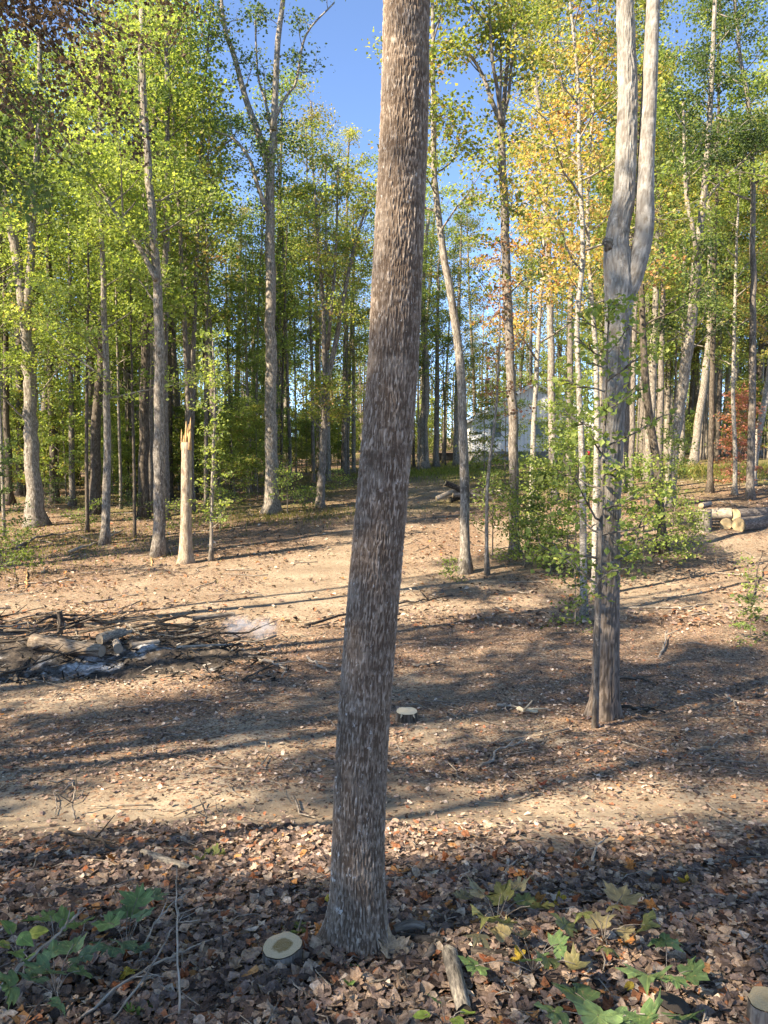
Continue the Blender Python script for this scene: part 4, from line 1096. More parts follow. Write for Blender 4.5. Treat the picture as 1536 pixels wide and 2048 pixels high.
# stacked sawn logs on the right
b, D = G(1476, 1062); k = D / FPX
e1 = P(1477, 1050, D); 
log('sawn_log', 'thick sawn log on the ground running out of the right edge', e1, e1 + [3.6, 2.0, .12], 15 * k, seed=1)
log('sawn_log', 'sawn log lying on top of the thick log at the right edge', P(1470, 1031, D + .35), P(1470, 1031, D + .35) + [3.8, 1.8, .10], 14 * k, seed=2)
log('sawn_log', 'short dark log end tucked between the stacked logs', P(1452, 1048, D + .3), P(1452, 1048, D + .3) + [.9, 1.4, .05], 12 * k, mat='bark_dark', seed=3)
log('sawn_log', 'pale stripped log pointing left from the log stack', P(1464, 1027, D + .55), P(1392, 1030, D + 1.0), 12.5 * k, mat='stick_pale', seed=4)
log('sawn_log', 'reddish short log at the left of the log stack', P(1412, 1044, D + .9), P(1380, 1032, D + 1.4), 9 * k, mat='log_bark', seed=5)
log('sawn_log', 'pale debarked piece lying behind the log stack', gz(P(1402, 1008, D + 4), .1), gz(P(1420, 1004, D + 4.5), .1), .1, mat='stick_pale', seed=6)
# log and brush heap beyond the clearing
b, D = G(930, 1006); k = D / FPX
heaplogs = [((890, 966), (952, 1000), 6, 'charred', 'dark log slanting across the brush heap beyond the clearing', -.3),
            ((872, 998), (925, 978), 5, 'stick_pale', 'grey limb lying left on the brush heap beyond the clearing', -.1),
            ((925, 992), (1000, 985), 6, 'stick_pale', 'pale log lying right on the brush heap beyond the clearing', .4),
            ((945, 1000), (952, 985), 8, 'log_bark', 'short log with sawn orange end facing out of the brush heap', .0),
            ((900, 1000), (960, 984), 6, 'charred', 'dark limb in the middle of the brush heap beyond the clearing', .2),
            ((905, 990), (985, 998), 5, 'log_bark', 'brown limb at the bottom of the brush heap beyond the clearing', -.2),
            ((970, 978), (1010, 998), 4, 'stick_pale', 'thin pale limb at the right end of the brush heap', .1)]
for i, (p, q, w, mt, lab, dd) in enumerate(heaplogs):
    log('felled_limb', lab, P(*p, D + dd), P(*q, D + dd + .3), w * k, mat=mt, cat='log', seg=9, seed=20 + i, bend=.06)

# foreground rotting wood
def near_log(label, a, b_, w, mat, lift=.03, seed=0):
    pa, Da = G(*a); pb, Db = G(*b_)
    log('rotting_log', label, pa + [0, 0, lift], pb + [0, 0, lift], w * Da / FPX / 2, mat=mat, cut='cut_old', seg=18, wob=.3, bend=.012, seed=seed)
near_log('grey rotting log lying towards the camera right of the big trunk', (900, 1925), (930, 2046), 32, 'rot', .035, 31)
near_log('dark broken branch lying flat against the foot of the big trunk', (802, 1893), (885, 1900), 20, 'charred', .025, 32)
near_log('brown crumbling chunk of wood beside the big trunk base', (790, 1874), (846, 1868), 26, 'log_bark', .02, 33)
near_log('thin dark log half buried right of the rotting log', (930, 1912), (1015, 1925), 18, 'charred', .02, 34)
near_log('grey fallen branch in the leaves of the left bank', (285, 1715), (380, 1748), 18, 'rot', .02, 35)
near_log('short pale stub of wood left of the rotting log', (845, 1935), (868, 1905), 18, 'log_bark', .02, 36)

# ================================================================== BURNED BRUSH PILE
def ash_mat():
    m, nt, out = new_mat('ash_and_charcoal')
    tc = N(nt, 'ShaderNodeTexCoord').outputs['Object']
    n1 = noise(nt, tc, 1.3, 4, .6); n2 = noise(nt, tc, 14, 5, .7); n3 = noise(nt, tc, 3.2, 3, .6)
    c = ramp(nt, n2, [(.3, (.03, .027, .025)), (.5, (.085, .07, .058)), (.7, (.17, .135, .105))])
    n4 = noise(nt, tc, 26, 4, .7)
    c = mix(nt, c, mix(nt, (.20, .195, .19), (.58, .585, .59), ramp(nt, n4, [(.38, 0.), (.6, 1.)])), ramp(nt, n1, [(.54, 0.), (.62, .9)]))
    c = mix(nt, c, (.05, .045, .04), ramp(nt, n3, [(.50, 0.), (.58, .85)]))
    principled(nt, out, c, .97, bump(nt, n2, .8, .04), .05)
    return m
M['ash'] = ash_mat()
def burn_pile():
    c, D = G(150, 1318); A, B = 3.3, 1.35
    n = 130; u = np.linspace(-1, 1, n); X, Y = np.meshgrid(u * A + c[0], u * B + c[1])
    rr = np.hypot((X - c[0]) / A, (Y - c[1]) / B) + .5 * fbm(X * .9, Y * .9, 3)
    hgt = .20 * sst(1.0, .35, rr) * (1 + 1.6 * fbm(X * 1.7 + 5, Y * 1.7, 3)) + .11 * fbm(X * 9, Y * 9, 3) * (rr < .95)
    Z = ground(X, Y) - .02 + hgt
    Z = np.where(rr > .98, ground(X, Y) - .06, Z)
    i = np.arange(n - 1)[:, None] * n; j = np.arange(n - 1)[None]
    f = np.stack([i + j, i + j + 1, i + n + j + 1, i + n + j], -1).reshape(-1, 4)
    mb = MB(); mb.add(np.stack([X, Y, Z], -1).reshape(-1, 3), f); o = link('ash_heap', mb.mesh('ash_heap', M['ash'])); tag(o, 'charcoal and white ash heap of the burned brush pile', 'ash heap')
    def top(x, y):
        r = np.hypot((x - c[0]) / A, (y - c[1]) / B)
        return float(ground(x, y)) + .18 * float(sst(1, .35, r))
    def pw(px, py, lift):
        p, d = G(px, py); p[2] = top(p[0], p[1]) + lift; return p
    L = [((70, 1322), (205, 1338), 32, 20, 'rot2', 'thick pale unburned log across the front of the burned pile', .10),
         ((200, 1322), (250, 1305), 20, 15, 'rot', 'knobbly grey root piece at the end of the thick pale log', .14),
         ((238, 1335), (226, 1285), 17, 14, 'stick_pale', 'short light log pointing at the camera on the burned pile', .10),
         ((205, 1322), (262, 1288), 9, 7, 'stick_pale', 'light split stick leaning over the short light log', .12),
         ((30, 1368), (108, 1300), 9, 6, 'charred', 'dark pole slanting over white ash at the left of the burned pile', .07),
         ((262, 1322), (318, 1312), 14, 12, 'stick_pale', 'pale stub lying right of the short light log', .04),
         ((354, 1322), (485, 1300), 7, 4, 'stick_pale', 'long pale stick along the right front of the burned pile', .05),
         ((385, 1262), (470, 1252), 11, 9, 'bark_grey', 'grey limb end at the back right of the burned pile', .22),
         ((118, 1268), (120, 1252), 12, 11, 'charred', 'short charred post standing up at the back of the burned pile', .2)]
    for i, (a, b_, w0, w1, mt, lab, lf) in enumerate(L):
        pa, pb = pw(*a, lf), pw(*b_, lf); d = np.linalg.norm(pa - CAM)
        if i == 8: pb = pa + np.array([.01, .02, .2]); pa = pa - [0, 0, .25]
        log('burned_log', lab, pa, pb, w0 * d / FPX / 2, w1 * d / FPX / 2, mat=mt, cut='cut_grey', seg=12, wob=.3, bend=.012, seed=50 + i)
    rng = np.random.default_rng(14)
    protos = []
    for k in range(5):
        mb = MB(); q = [np.array([-.9, 0, 0])]
        for s in range(6): q.append(q[-1] + np.array([.3, rng.normal() * .07, rng.normal() * .05]))
        q = np.array(q); tube(mb, q, np.linspace(rng.uniform(.018, .032), .007, 7), 6, wob=.2)
        for t in (2, 3, 4):
            d = np.array([.2, rng.normal() * .2, rng.normal() * .15]); tube(mb, [q[t], q[t] + d * .6, q[t] + d * 1.3], [.012, .009, .004], 4)
        protos.append([mb.mesh('charred_branch', M['charred' if k < 3 else 'rot']), mb.mesh('charred_branch', M['bark_dark'])])
    for i in range(64):
        if i < 26: px, py = rng.uniform(-30, 340), rng.uniform(1250, 1275)
        elif i < 50: px, py = rng.uniform(270, 500), rng.uniform(1255, 1312)
        else: px, py = rng.uniform(-30, 120), rng.uniform(1270, 1370)
        o = link('charred_branch', protos[rng.integers(5)][rng.integers(2)], loc=pw(px, py, rng.uniform(.01, .13)))
        o.rotation_euler = (rng.normal() * .3, rng.normal() * .09, rng.uniform(-.6, .6) + (math.pi if rng.random() < .5 else 0)); s = rng.uniform(.5, 1.05); o.scale = (s, s * 1.1, s * 1.1)
        w = 0 if i < 26 else 1 if i < 50 else 2
        tag(o, ['charred branch heaped along the back of the burned pile', 'tangled dark branch at the right end of the burned pile', 'charred branch lying in ash at the left edge'][w], 'branch', ['branches along the back of the burned pile', 'tangled branches right of the burned pile', 'branches left in the ash'][w])
    ch = MB(); n = 1500
    xx = c[0] + rng.uniform(-1.02, 1.02, n) * A; yy = c[1] + rng.uniform(-1., 1., n) * B
    for x, y in zip(xx, yy):
        l = rng.uniform(.03, .16); a = rng.uniform(0, 6.28); z = top(x, y) + rng.uniform(-.03, .05); d = np.array([math.cos(a), math.sin(a), rng.normal() * .3]) * l; r_ = rng.uniform(.004, .016)
        g_ = rng.choice([.02, .05, .10, .22, .4], p=[.4, .25, .2, .1, .05])
        tube(ch, [np.array([x, y, z]) - d / 2, np.array([x, y, z]) + d / 2], [r_, r_ * .6], 4, col=np.array([g_ * 1.05, g_, g_ * .92]), cap=False)
    tag(link('charcoal_bits', ch.mesh('charcoal_bits', M['leaf_dry'])), 'charcoal bits and splinters strewn over the burned pile', 'charcoal', kind='stuff')
    # thin smoke
    p, d = G(500, 1280)
    m, nt, out = new_mat('thin_smoke')
    tc = N(nt, 'ShaderNodeTexCoord').outputs['Object']
    ln = N(nt, 'ShaderNodeVectorMath', operation='LENGTH'); nt.links.new(tc, ln.inputs[0])
    fall = ramp(nt, ln.outputs['Value'], [(.15, 1.), (.95, 0.)])
    nz = ramp(nt, noise(nt, tc, 2.4, 3, .6), [(.42, 0.), (.7, 1.)])
    mu = N(nt, 'ShaderNodeMath', operation='MULTIPLY'); nt.links.new(fall, mu.inputs[0]); nt.links.new(nz, mu.inputs[1])
    m2 = N(nt, 'ShaderNodeMath', operation='MULTIPLY'); nt.links.new(mu.outputs[0], m2.inputs[0]); m2.inputs[1].default_value = 7.0
    pv = N(nt, 'ShaderNodeVolumePrincipled'); pv.inputs['Color'].default_value = (.8, .85, .95, 1); nt.links.new(m2.outputs[0], pv.inputs['Density'])
    nt.links.new(pv.outputs[0], out.inputs['Volume'])
    import bmesh
    for i, (px, py, sx) in enumerate([(478, 1277, .34), (525, 1282, .30)]):
        q, d = G(px, py); bm = bmesh.new(); bmesh.ops.create_icosphere(bm, subdivisions=2, radius=1.0)
        me = bpy.data.meshes.new('smoke'); bm.to_mesh(me); bm.free(); me.materials.append(m)
        o = link('smoke', me, loc=q + [0, 0, .2]); o.scale = (sx, .3, .24); tag(o, ['left wisp of thin bluish smoke over the burned pile end', 'right wisp of thin bluish smoke past the burned pile end'][i], 'smoke', kind='stuff')
burn_pile()

# ================================================================== STICKS
def stick(label, pix, w, mat, lift=.012, group=None, name='fallen_stick', seed=0, ht=None):
    rng = np.random.default_rng(seed + 40); pts = []
    for i, (x, y) in enumerate(pix):
        p, d = G(x, y); p[2] += lift
        if ht is not None: 
            dd = d * (1 - ht[i] / 2.0); p = P(x, y, dd)
        pts.append(p)
    base = pts[0]; n = max(8, 4 * len(pts)); q = smooth_path(np.array(pts), n) - base
    d = np.linalg.norm(base - CAM); q[1:-1] += rng.standard_normal((n - 2, 3)) * .004 * d / 4
    mb = MB(); r = w * d / FPX / 2; tube(mb, q, np.linspace(r, r * .5, n), 7, wob=.2, rng=rng)
    for t in range(2):
        i = int(rng.integers(n // 3, n - 2)); dv = (q[i + 1] - q[i]); dv = norm(dv + np.array([rng.normal(), rng.normal(), .2]) * np.linalg.norm(dv) * .9) * d * .03
        tube(mb, [q[i], q[i] + dv * .5, q[i] + dv + [0, 0, .004]], [r * .5, r * .4, r * .2], 5)
    o = link(name, mb.mesh(name, M[mat]), loc=base); return tag(o, label, 'stick', group)
stick('pale curved stick rising through the green leaves at lower left', [(-10, 1992), (25, 1950), (70, 1905), (120, 1865), (165, 1815)], 7, 'stick_pale', seed=1, ht=[.08, .15, .2, .22, .25])
stick('long thin tan stick slanting across the lower left leaves', [(150, 2046), (210, 1995), (280, 1945), (350, 1910), (440, 1872)], 5, 'stick_pale', seed=2, ht=[.04, .08, .12, .1, .05])
stick('thin straight stick crossing the long tan stick at lower left', [(220, 2046), (270, 1980), (340, 1870), (365, 1800)], 4, 'twig', seed=3, ht=[.04, .1, .2, .25])
stick('thin upright stem left of the small stump', [(357, 2046), (356, 1960), (355, 1860), (352, 1730)], 4, 'stick_pale', seed=4, ht=[.02, .15, .3, .45])
stick('fine arching stem left of the small stump', [(280, 1918), (292, 1880), (330, 1820), (370, 1790)], 4, 'stick_pale', seed=5, ht=[.05, .15, .22, .25])
stick('dark twig running from the small stump to the left', [(535, 1935), (470, 1940), (400, 1960), (340, 1990)], 5, 'twig', seed=6)
stick('dark thick stick lying at bottom centre right of small stump', [(745, 1955), (690, 1985), (655, 2010), (640, 2022)], 7, 'twig', seed=7)
stick('pale stick on the left bank below the track', [(0, 1843), (60, 1835), (140, 1825), (215, 1822)], 9, 'stick_pale', seed=8)
stick('dark forked branch on the upper left bank', [(120, 1668), (190, 1690), (230, 1712), (275, 1705)], 7, 'bark_dark', .03, seed=9)
stick('dry stalk standing at the edge of the track on the left', [(150, 1640), (146, 1610), (150, 1590), (145, 1565)], 4, 'bark_grey', seed=10, ht=[.0, .08, .14, .2])
stick('second dry stalk at the track edge left of the big trunk', [(410, 1650), (413, 1630), (405, 1605)], 4, 'bark_grey', seed=11, ht=[.0, .08, .16])
stick('grey crooked stick on the right bank below the track', [(1005, 1775), (1016, 1740), (1012, 1712)], 9, 'stick_pale', .03, seed=12)
stick('pale bent stick at the right edge of the track', [(1183, 1740), (1192, 1705), (1215, 1685)], 6, 'stick_pale', .03, seed=13)
stick('bent grey branch in the clearing between stump and twin stemmed tree', [(958, 1540), (985, 1528), (995, 1508), (1050, 1488)], 6, 'stick_pale', .03, seed=14)
stick('long thin dark branch lying behind the big trunk', [(610, 1255), (690, 1235), (760, 1222), (830, 1208), (905, 1195)], 6, 'charred', .05, seed=15)
stick('dark branch lying right of the twin stemmed tree foot', [(1240, 1420), (1290, 1422), (1330, 1430)], 7, 'bark_dark', .03, seed=16)
stick('thin dark branch above the branch at the twin stemmed tree', [(1235, 1362), (1280, 1360), (1305, 1370)], 6, 'bark_dark', .03, seed=17)
stick('pale crooked twig standing in the clearing on the right', [(1318, 1315), (1328, 1292), (1334, 1262)], 5, 'stick_pale', seed=18, ht=[.0, .03, .07])
stick('pale sliver lying right of the low stump', [(1035, 1425), (1075, 1428)], 10, 'stick_cut', .03, seed=19)
stick('short dark stick left of the twin stemmed tree', [(995, 1415), (1030, 1420)], 7, 'stick_pale', .03, seed=20)
stick('light twig slanting in the clearing on the right', [(1450, 1395), (1465, 1410), (1480, 1428)], 4, 'stick_pale', .04, seed=21)
stick('dark curved stick at the far right edge', [(1505, 1210), (1512, 1150), (1525, 1105)], 4, 'bark_dark', seed=22, ht=[.0, .06, .12])
stick('bent dry stick right of the burned pile', [(515, 1325), (545, 1332), (570, 1345), (565, 1360)], 6, 'stick_pale', .04, seed=23)
stick('dark thin stick crossing the bent dry stick', [(485, 1365), (515, 1350), (545, 1335)], 5, 'bark_dark', .04, seed=24)
stick('dry stick lying next to the big trunk in the clearing', [(615, 1320), (640, 1338), (660, 1350)], 6, 'stick_pale', .04, seed=25)
stick('grey stick lying right of the big trunk in the clearing', [(825, 1335), (850, 1335), (880, 1330)], 6, 'bark_grey', .04, seed=26)
stick('pale fallen pole on the floor of the left woods', [(140, 1108), (180, 1095), (245, 1065)], 6, 'stick_pale', .08, seed=27)
stick('grey fallen pole near the left edge of the woods', [(35, 1100), (70, 1082), (150, 1068)], 6, 'bark_grey', .08, seed=28)
stick('small wooden stake at the left end of the sunny strip', [(53, 1176), (53, 1142)], 4, 'torn', seed=29, name='wooden_stake', ht=[0, .02])
stick('small wooden stake at the foot of the pale blotched trunk', [(304, 1133), (304, 1116)], 4, 'torn', seed=30, name='wooden_stake', ht=[0, .015])
def ribbon():
    b, D = G(1168, 1232); p = P(1176, 905, D - .35); mb = MB()
    v = np.array([[-.02, 0, .05], [.05, -.01, .04], [.06, .01, -.01], [.0, -.02, -.03], [.05, .02, -.09], [-.03, 0, -.08]])
    mb.add(v, [(0, 1, 2), (0, 2, 3), (3, 2, 4), (3, 4, 5)])
    m = plain_mat('red_ribbon', (.75, .05, .05), .6, .1, 5)
    o = link('ribbon', mb.mesh('ribbon', m, False), loc=p); o.scale = (.6,) * 3; tag(o, 'small red ribbon tied in the sapling by the twin stemmed tree', 'ribbon')
ribbon()

# ================================================================== LEAVES
HALF = [(0, 1.0), (.12, .82), (.24, .80), (.23, .62), (.38, .60), (.54, .72), (.62, .58), (.84, .52), (.70, .36), (.56, .22), (.68, .12), (.64, -.06), (.42, -.14), (.16, -.14), (0, -.02)]
OUT = np.array(HALF + [(-x, y) for x, y in HALF[-2:0:-1]])
OVAL = np.array([(0, 1.), (.16, .85), (.29, .62), (.34, .38), (.28, .16), (.12, .03), (0, 0), (-.12, .03), (-.28, .16), (-.34, .38), (-.29, .62), (-.16, .85)])
def leaf_mesh(name, outline, col, rng, curl=.3, fold=.25, crumple=.05, mat='leaf_dry'):
    o = outline * (1 + .1 * rng.standard_normal(outline.shape)); c = np.array([[0, .28]])
    mid = c + (o - c) * .5
    xy = np.concatenate([o, mid, c]); n = len(o)
    a, b2, t = rng.normal() * curl, rng.normal() * curl, rng.normal() * curl
    z = fold * np.abs(xy[:, 0]) + a * xy[:, 0]**2 + b2 * (xy[:, 1] - .3)**2 + t * xy[:, 0] * (xy[:, 1] - .3) + crumple * rng.standard_normal(len(xy))
    v = np.stack([xy[:, 0], xy[:, 1] - .3, z - z.mean()], 1); j = np.arange(n); k = (j + 1) % n
    mb = MB(); colv = np.array(col) * (1 + .12 * rng.standard_normal((len(v), 1)))
    mb.add(v, np.stack([j, k, n + k, n + j], 1), colv.clip(0, 1)); mb.f.append(np.stack([n + j, n + k, np.full(n, 2 * n)], 1))
    return mb.mesh(name, M[mat])
LIT = np.array([(.24, .178, .155), (.085, .064, .056), (.42, .315, .24), (.58, .475, .385), (.35, .16, .09), (.46, .235, .10), (.16, .118, .10), (.32, .235, .19)])
LW = np.array([4.5, 3.2, 2.6, 1.6, 1.0, .4, 3., 3.]); LW /= LW.sum()
def scatter(rng, n, y0, y1, fn, extra=0):
    out = []
    while len(out) < n:
        m = n
        y = y0 * (y1 / y0)**rng.random(m); px = rng.uniform(-140 - extra, 1680 + extra, m); x = (px - 768) / FPX * y
        keep = rng.random(m) < fn(x, y); out += list(zip(x[keep], y[keep]))
    return np.array(out[:n])
def litter_stuff(name, label, n, y0, y1, s0, s1, sides, seed, zl, w=LW, tilt=.4, fn=litter):
    rng = np.random.default_rng(seed); xy = scatter(rng, n, y0, y1, fn); z = ground(xy[:, 0], xy[:, 1]) + zl * rng.random(n)
    c = np.stack([xy[:, 0], xy[:, 1], z + .008], 1)
    nn = norm(rng.standard_normal((n, 3)) * tilt + [0, 0, 1]); a = norm(np.cross(nn, rng.standard_normal((n, 3)))); b = np.cross(nn, a)
    s = rng.uniform(s0, s1, (n, 1)); col = LIT[rng.choice(len(LIT), n, p=w)] * (1 + .2 * rng.standard_normal((n, 1))).clip(.5, 1.5)
    mb = MB()
    if sides == 4:
        v = np.stack([c + a * s * .6, c + b * s * .4 + nn * s * .2, c - a * s * .6, c - b * s * .4 + nn * s * .2], 1)
        mb.add(v.reshape(-1, 3), np.arange(n * 4).reshape(-1, 4), np.repeat(col, 4, 0))
    else:
        th = np.linspace(0, 2 * np.pi, sides, endpoint=False)[None] + rng.random((n, 1)) * 6
        rr = (.36 + .22 * rng.random((n, sides))) * s * (1 + .28 * (np.arange(sides) % 2))[None]
        zz = rng.standard_normal((n, sides)) * .05 * s + rng.normal(0, .3, (n, 1)) * rr * np.cos(th - rng.random((n, 1)) * 6)**2 + rng.normal(0, .1, (n, 1)) * rr
        ring = c[:, None] + (rr * np.cos(th))[..., None] * a[:, None] + (rr * np.sin(th) * .8)[..., None] * b[:, None] + zz[..., None] * nn[:, None]
        v = np.concatenate([ring, c[:, None]], 1); k = sides + 1
        i = np.arange(n)[:, None] * k; j = np.arange(sides)[None]
        f = np.stack([i + j, i + (j + 1) % sides, i + sides + 0 * j], -1).reshape(-1, 3)
        mb.add(v.reshape(-1, 3), f, np.repeat(col, k, 0))
    o = link(name, mb.mesh(name, M['leaf_dry'], False)); return tag(o, label, 'leaves', kind='stuff')
litter_stuff('leaf_litter', 'thick layer of dry brown leaves covering the near bank', 32000, 1.5, 5.4, .018, .056, 8, 1, .026, tilt=.27, fn=lambda x, y: litter(x, y)**1.5)
WM = np.array([3, 2, 3.2, 2.2, 1.2, .4, 2., 3.]); WM /= WM.sum()
litter_stuff('scattered_leaves', 'sparse dry leaves scattered over the bare clearing', 17000, 4.6, 14, .014, .052, 6, 2, .010, WM, .3)
litter_stuff('distant_leaves', 'dry leaves scattered over the far forest floor', 12000, 13, 45, .06, .13, 4, 3, .03, WM, .35)
# the leaves of the near bank that show largest, one by one
kinds = [('grey brown', (.165, .125, .11), 70), ('dark umber', (.075, .055, .047), 45), ('tan', (.33, .235, .165), 65), ('pale buff', (.50, .39, .31), 35), ('rust red', (.29, .11, .055), 50), ('orange', (.45, .21, .075), 20), ('yellow', (.48, .36, .07), 6)]
rng = np.random.default_rng(61)
for nm, colr, cnt in kinds:
    ms = [leaf_mesh('fallen_leaf', OUT if k < 3 else OVAL, colr, rng, .45, .15, .05) for k in range(4)]
    xy = scatter(rng, cnt, 1.95, 4.0, lambda x, y: (np.abs(x) < .5 * y) * litter(x, y))
    for x, y in xy:
        o = link('fallen_leaf', ms[rng.integers(4)], loc=(x, y, float(ground(x, y)) + .03 + .012 * rng.random()))
        o.rotation_euler = (rng.normal() * .35, rng.normal() * .35, rng.uniform(0, 6.28)); s = rng.uniform(.03, .055); o.scale = (s, s, s)
        tag(o, '%s fallen leaf lying on the leaf covered near bank' % nm, 'leaf', '%s fallen leaves on the near bank' % nm)
p, d = G(786, 1922)
o = link('fallen_leaf', leaf_mesh('fallen_leaf', OUT, (.58, .43, .30), rng, .5, .3, .05), loc=p + [0, 0, .05]); o.scale = (.085,) * 3; o.rotation_euler = (.5, .1, .4)
tag(o, 'large curled pale tan leaf at the foot of the big trunk', 'leaf')
p, d = G(1083, 1573)
o = link('fallen_leaf', leaf_mesh('fallen_leaf', OUT, (.36, .10, .06), rng, .4, .2, .05), loc=p + [0, 0, .03]); o.scale = (.06,) * 3
tag(o, 'red leaf lying on the sunlit track right of the big trunk', 'leaf')

# ------------------------------------------------------------------ maple seedlings
def seedling(label, foot, leaf_px, seed, cols, oval=False, height=.28):
    rng = np.random.default_rng(seed); b, D0 = G(*foot); root = empty('maple_seedling', b); tag(root, label, 'seedling')
    pts = []
    for (x, y, w) in leaf_px:
        g, d = G(x, y); dd = d * (1 - height * rng.uniform(.5, 1.15) / 2.0); pts.append((P(x, y, dd), w * dd / FPX))
    c = np.mean([p for p, _ in pts], 0); hub = b * .35 + c * .65 - np.array([0, 0, .05])
    mb = MB(); q = smooth_path([b - [0, 0, .02], b * .6 + hub * .4 + [0.01, 0, .02], hub], 8) - b; tube(mb, q, np.linspace(.005, .003, 8), 5); link('stem', mb.mesh('stem', M['twig']), root)
    for p, w in pts:
        pet = MB(); m = (hub + p) / 2 + [0, 0, .03]; q = smooth_path([hub, m, p], 6) - b; tube(pet, q, np.full(6, .0017), 4); link('petiole', pet.mesh('petiole', M['twig']), root)
        col = cols[rng.integers(len(cols))]
        o = link('leaf', leaf_mesh('leaf', OVAL if oval else OUT, np.array(col) * rng.uniform(.8, 1.2), rng, .4, .18, .03, 'seed_leaf'), root, loc=p - b)
        s = w / 1.5 if not oval else w / .8; o.scale = (s, s, s)
        out = p - hub; o.rotation_euler = (rng.normal() * .25 + .25, rng.normal() * .3, math.atan2(out[1], out[0]) - math.pi / 2 + rng.normal() * .4)
GR = [(.11, .185, .07), (.135, .21, .085), (.10, .17, .07)]
OL = [(.16, .17, .06), (.21, .19, .085), (.12, .14, .05), (.26, .22, .12)]
DK = [(.085, .15, .085), (.10, .17, .085), (.12, .19, .08)]
seedling('bright green maple seedling with broad leaves at the bottom right', (1180, 2075), [(1150, 1985, 115), (1105, 2022, 85), (1195, 2030, 100), (1290, 2028, 85), (1240, 2045, 80), (1365, 2032, 85)], 71, GR)
seedling('green maple seedling with three star shaped leaves near the right stump', (1320, 2005), [(1295, 1948, 95), (1385, 1942, 75), (1332, 1885, 65), (1350, 1960, 50)], 72, GR)
seedling('olive maple seedling right of the rotting log', (1060, 1960), [(1068, 1918, 65), (1118, 1888, 60), (1000, 1862, 60), (1095, 1918, 50), (1150, 1928, 60), (950, 1932, 60), (1040, 1868, 45), (1130, 1850, 55)], 73, OL + GR[:1])
seedling('drab olive seedling with curled leaves on the right bank', (985, 1850), [(955, 1778, 60), (930, 1792, 45), (1002, 1788, 55), (1085, 1812, 50), (970, 1832, 60), (1010, 1842, 50), (1050, 1800, 45), (955, 1875, 50), (1035, 1770, 40)], 74, OL)
seedling('thin seedling with brown edged leaves right of the drab olive one', (1172, 1890), [(1195, 1840, 60), (1250, 1862, 50), (1290, 1850, 60), (1245, 1790, 75), (1165, 1828, 45), (1215, 1900, 50), (1225, 1815, 40)], 75, OL)
seedling('dark green seedling with rounded leaves at the lower left', (112, 2000), [(148, 1888, 60), (165, 1912, 60), (92, 1938, 85), (65, 1955, 70), (160, 1942, 55), (20, 1975, 70), (105, 1905, 60), (118, 2012, 45)], 76, DK)
seedling('dark green seedling with jagged leaves left of the upright stem', (235, 1935), [(275, 1795, 70), (285, 1828, 60), (255, 1822, 55), (218, 1845, 55), (310, 1788, 45), (215, 1895, 75), (245, 1885, 60), (275, 1895, 55)], 77, DK + GR[:1])
seedling('yellow green sprig with oval leaves at the left edge', (40, 1930), [(18, 1858, 36), (45, 1876, 36), (30, 1905, 40), (55, 1915, 36), (8, 1890, 36), (68, 1868, 32)], 78, [(.14, .22, .06), (.20, .24, .06)], True)
seedling('light green sprig behind the pale curved stick', (95, 1890), [(72, 1838, 55), (128, 1838, 50), (160, 1845, 55), (100, 1832, 40)], 79, [(.15, .22, .07), (.12, .19, .06)])
seedling('small three leaved green sprout at the bottom left', (275, 2042), [(262, 2018, 34), (290, 2018, 34), (276, 2030, 34)], 80, [(.13, .21, .05)], False, .06)
seedling('small green sprout at the foot of the big trunk', (705, 1955), [(705, 1935, 26), (718, 1965, 24), (698, 1965, 24)], 81, [(.10, .18, .05)], False, .05)
seedling('narrow leaved grassy sprout at bottom centre', (900, 2050), [(850, 2030, 32), (912, 2040, 32), (930, 2025, 30), (872, 2000, 30)], 82, [(.20, .28, .06)], True, .12)
seedling('small weedy sprout on the bank left of the big trunk', (600, 1880), [(590, 1865, 30), (612, 1862, 30), (600, 1850, 26), (570, 1858, 24)], 83, [(.16, .20, .06)], False, .06)
seedling('small green weed on the left bank below the track', (420, 1720), [(410, 1705, 30), (428, 1702, 28), (445, 1708, 26), (400, 1716, 24)], 84, [(.16, .19, .06)], False, .06)

# ------------------------------------------------------------------ fine twigs and grass
def twigs():
    rng = np.random.default_rng(91); mb = MB()
    for (n, y0, y1, l0, l1, r) in ((320, 1.8, 5.4, .1, .4, .003), (300, 5, 14, .15, .6, .006), (260, 14, 40, .3, 1.4, .014)):
        for x, y in scatter(rng, n, y0, y1, lambda x, y: litter(x, y) + .1):
            a = rng.uniform(0, 6.28); l = rng.uniform(l0, l1); q = []
            for t in np.linspace(-.5, .5, 4):
                xx = x + math.cos(a) * l * t + rng.normal() * l * .05; yy = y + math.sin(a) * l * t + rng.normal() * l * .05; q.append([xx, yy, float(ground(xx, yy)) + .012 + abs(rng.normal()) * .02])
            rr = r * rng.uniform(.6, 1.5); tube(mb, q, [rr, rr, rr * .8, rr * .5], 4, rng=rng)
    o = link('twigs', mb.mesh('twigs', M['twig'])); tag(o, 'small broken twigs strewn over the forest floor', 'twigs', kind='stuff')
twigs()
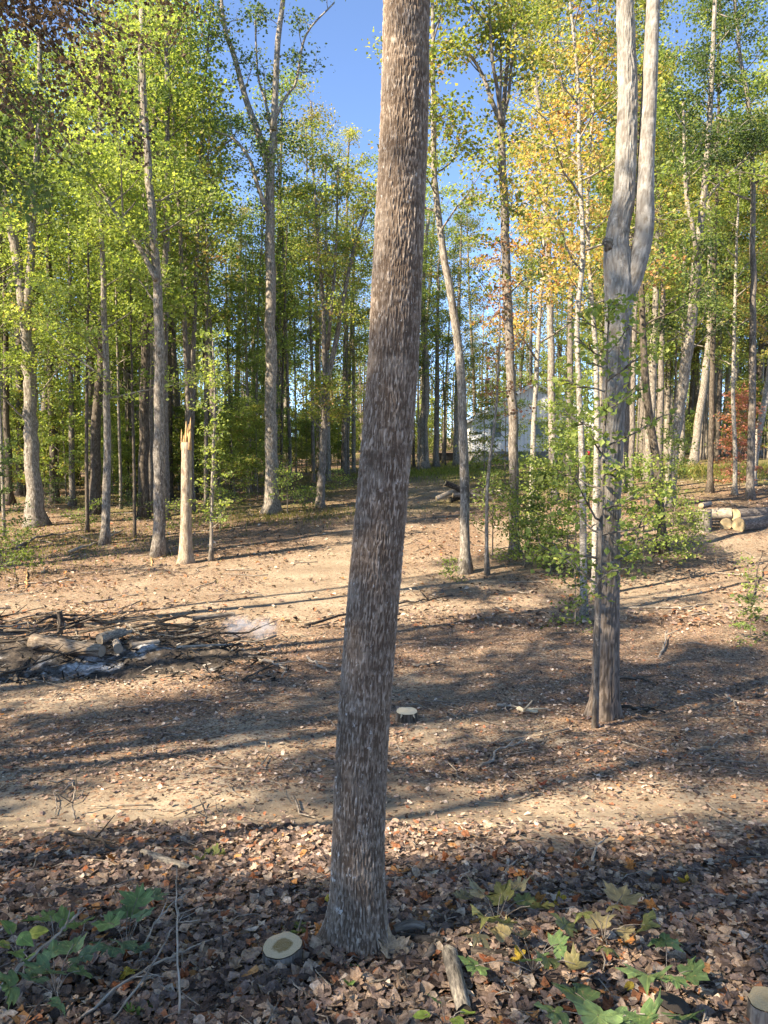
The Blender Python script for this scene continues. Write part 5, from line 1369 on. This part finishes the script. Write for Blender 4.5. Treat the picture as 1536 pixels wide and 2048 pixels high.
def grass(name, label, n, cx, cy, sx, sy, h, cols, seed):
    rng = np.random.default_rng(seed); x = cx + rng.standard_normal(n) * sx; y = cy + rng.standard_normal(n) * sy; z = ground(x, y)
    hh = h * rng.uniform(.4, 1.2, n); a = rng.uniform(0, 6.28, n); w = .004 + .00025 * y; le = rng.standard_normal((n, 2)) * .35 * hh[:, None]
    b = np.stack([x, y, z - .02], 1); d = np.stack([np.cos(a), np.sin(a), a * 0], 1) * w[:, None]
    t = b + np.concatenate([le, hh[:, None]], 1); m = b + np.concatenate([le * .3, hh[:, None] * .6], 1)
    v = np.stack([b - d, b + d, m + d * .7, t, m - d * .7], 1).reshape(-1, 3)
    c = np.array(cols)[rng.integers(len(cols), size=n)] * (1 + .2 * rng.standard_normal((n, 1))).clip(.5, 1.5)
    mb = MB(); mb.add(v, np.arange(n * 5).reshape(-1, 5), np.repeat(c, 5, 0)); o = link(name, mb.mesh(name, M['leaf'], False)); tag(o, label, 'grass', kind='stuff')
gp, gd = G(1425, 945)
grass('dry_grass', 'sunny yellow green grass beyond the stacked logs', 5000, gp[0], gp[1], 3.2, 2.2, .45, [(.20, .21, .05), (.34, .28, .10), (.13, .17, .04)], 1)
gp, gd = G(880, 945)
grass('lawn_grass', 'green grass left of the white house', 5000, gp[0], gp[1], 3.0, 3.5, .2, [(.14, .18, .04), (.20, .22, .06), (.10, .13, .03)], 2)
gp, gd = G(1060, 922)
grass('lawn_grass', 'bright grass at the foot of the white house', 2500, gp[0], gp[1], 4.0, 2.0, .2, [(.20, .28, .05), (.25, .30, .07)], 3)
gp, gd = G(560, 1035)
grass('weedy_grass', 'sparse weeds around the foot of the tall straight tree', 1600, gp[0], gp[1], 2.2, 1.2, .2, [(.14, .16, .04), (.24, .2, .08)], 4)
gp, gd = G(80, 1090)
grass('weedy_cover', 'green ground cover in front of the left woods', 3500, gp[0], gp[1], 2.6, 2.0, .13, [(.10, .14, .035), (.16, .18, .05), (.24, .20, .10)], 5)

def clods():
    rng = np.random.default_rng(17); n = 2600
    xy = scatter(rng, n, 4.9, 19, lambda x, y: .35 + .65 * (vnoise(x * .9 + 40, y * .9) > .55)); z = ground(xy[:, 0], xy[:, 1])
    s_ = rng.uniform(.004, .015, n) * (1 + .04 * xy[:, 1])
    o = np.array([[1, 0, 0], [0, 1, 0], [-1, 0, 0], [0, -1, 0], [0, 0, .5], [0, 0, -.5]], float)
    v = np.stack([xy[:, 0], xy[:, 1], z], 1)[:, None] + o[None] * s_[:, None, None] * rng.uniform(.5, 1.4, (n, 6, 1)) + rng.standard_normal((n, 6, 3)) * s_[:, None, None] * .2
    f = np.array([(0, 1, 4), (1, 2, 4), (2, 3, 4), (3, 0, 4), (1, 0, 5), (2, 1, 5), (3, 2, 5), (0, 3, 5)])
    mb = MB(); mb.add(v.reshape(-1, 3), (np.arange(n)[:, None, None] * 6 + f[None]).reshape(-1, 3))
    o_ = link('soil_clods', mb.mesh('soil_clods', plain_mat('dry_soil', (.30, .23, .155), .95, .3, 12))); tag(o_, 'small dry clods of soil over the bare clearing', 'soil', kind='stuff')
clods()
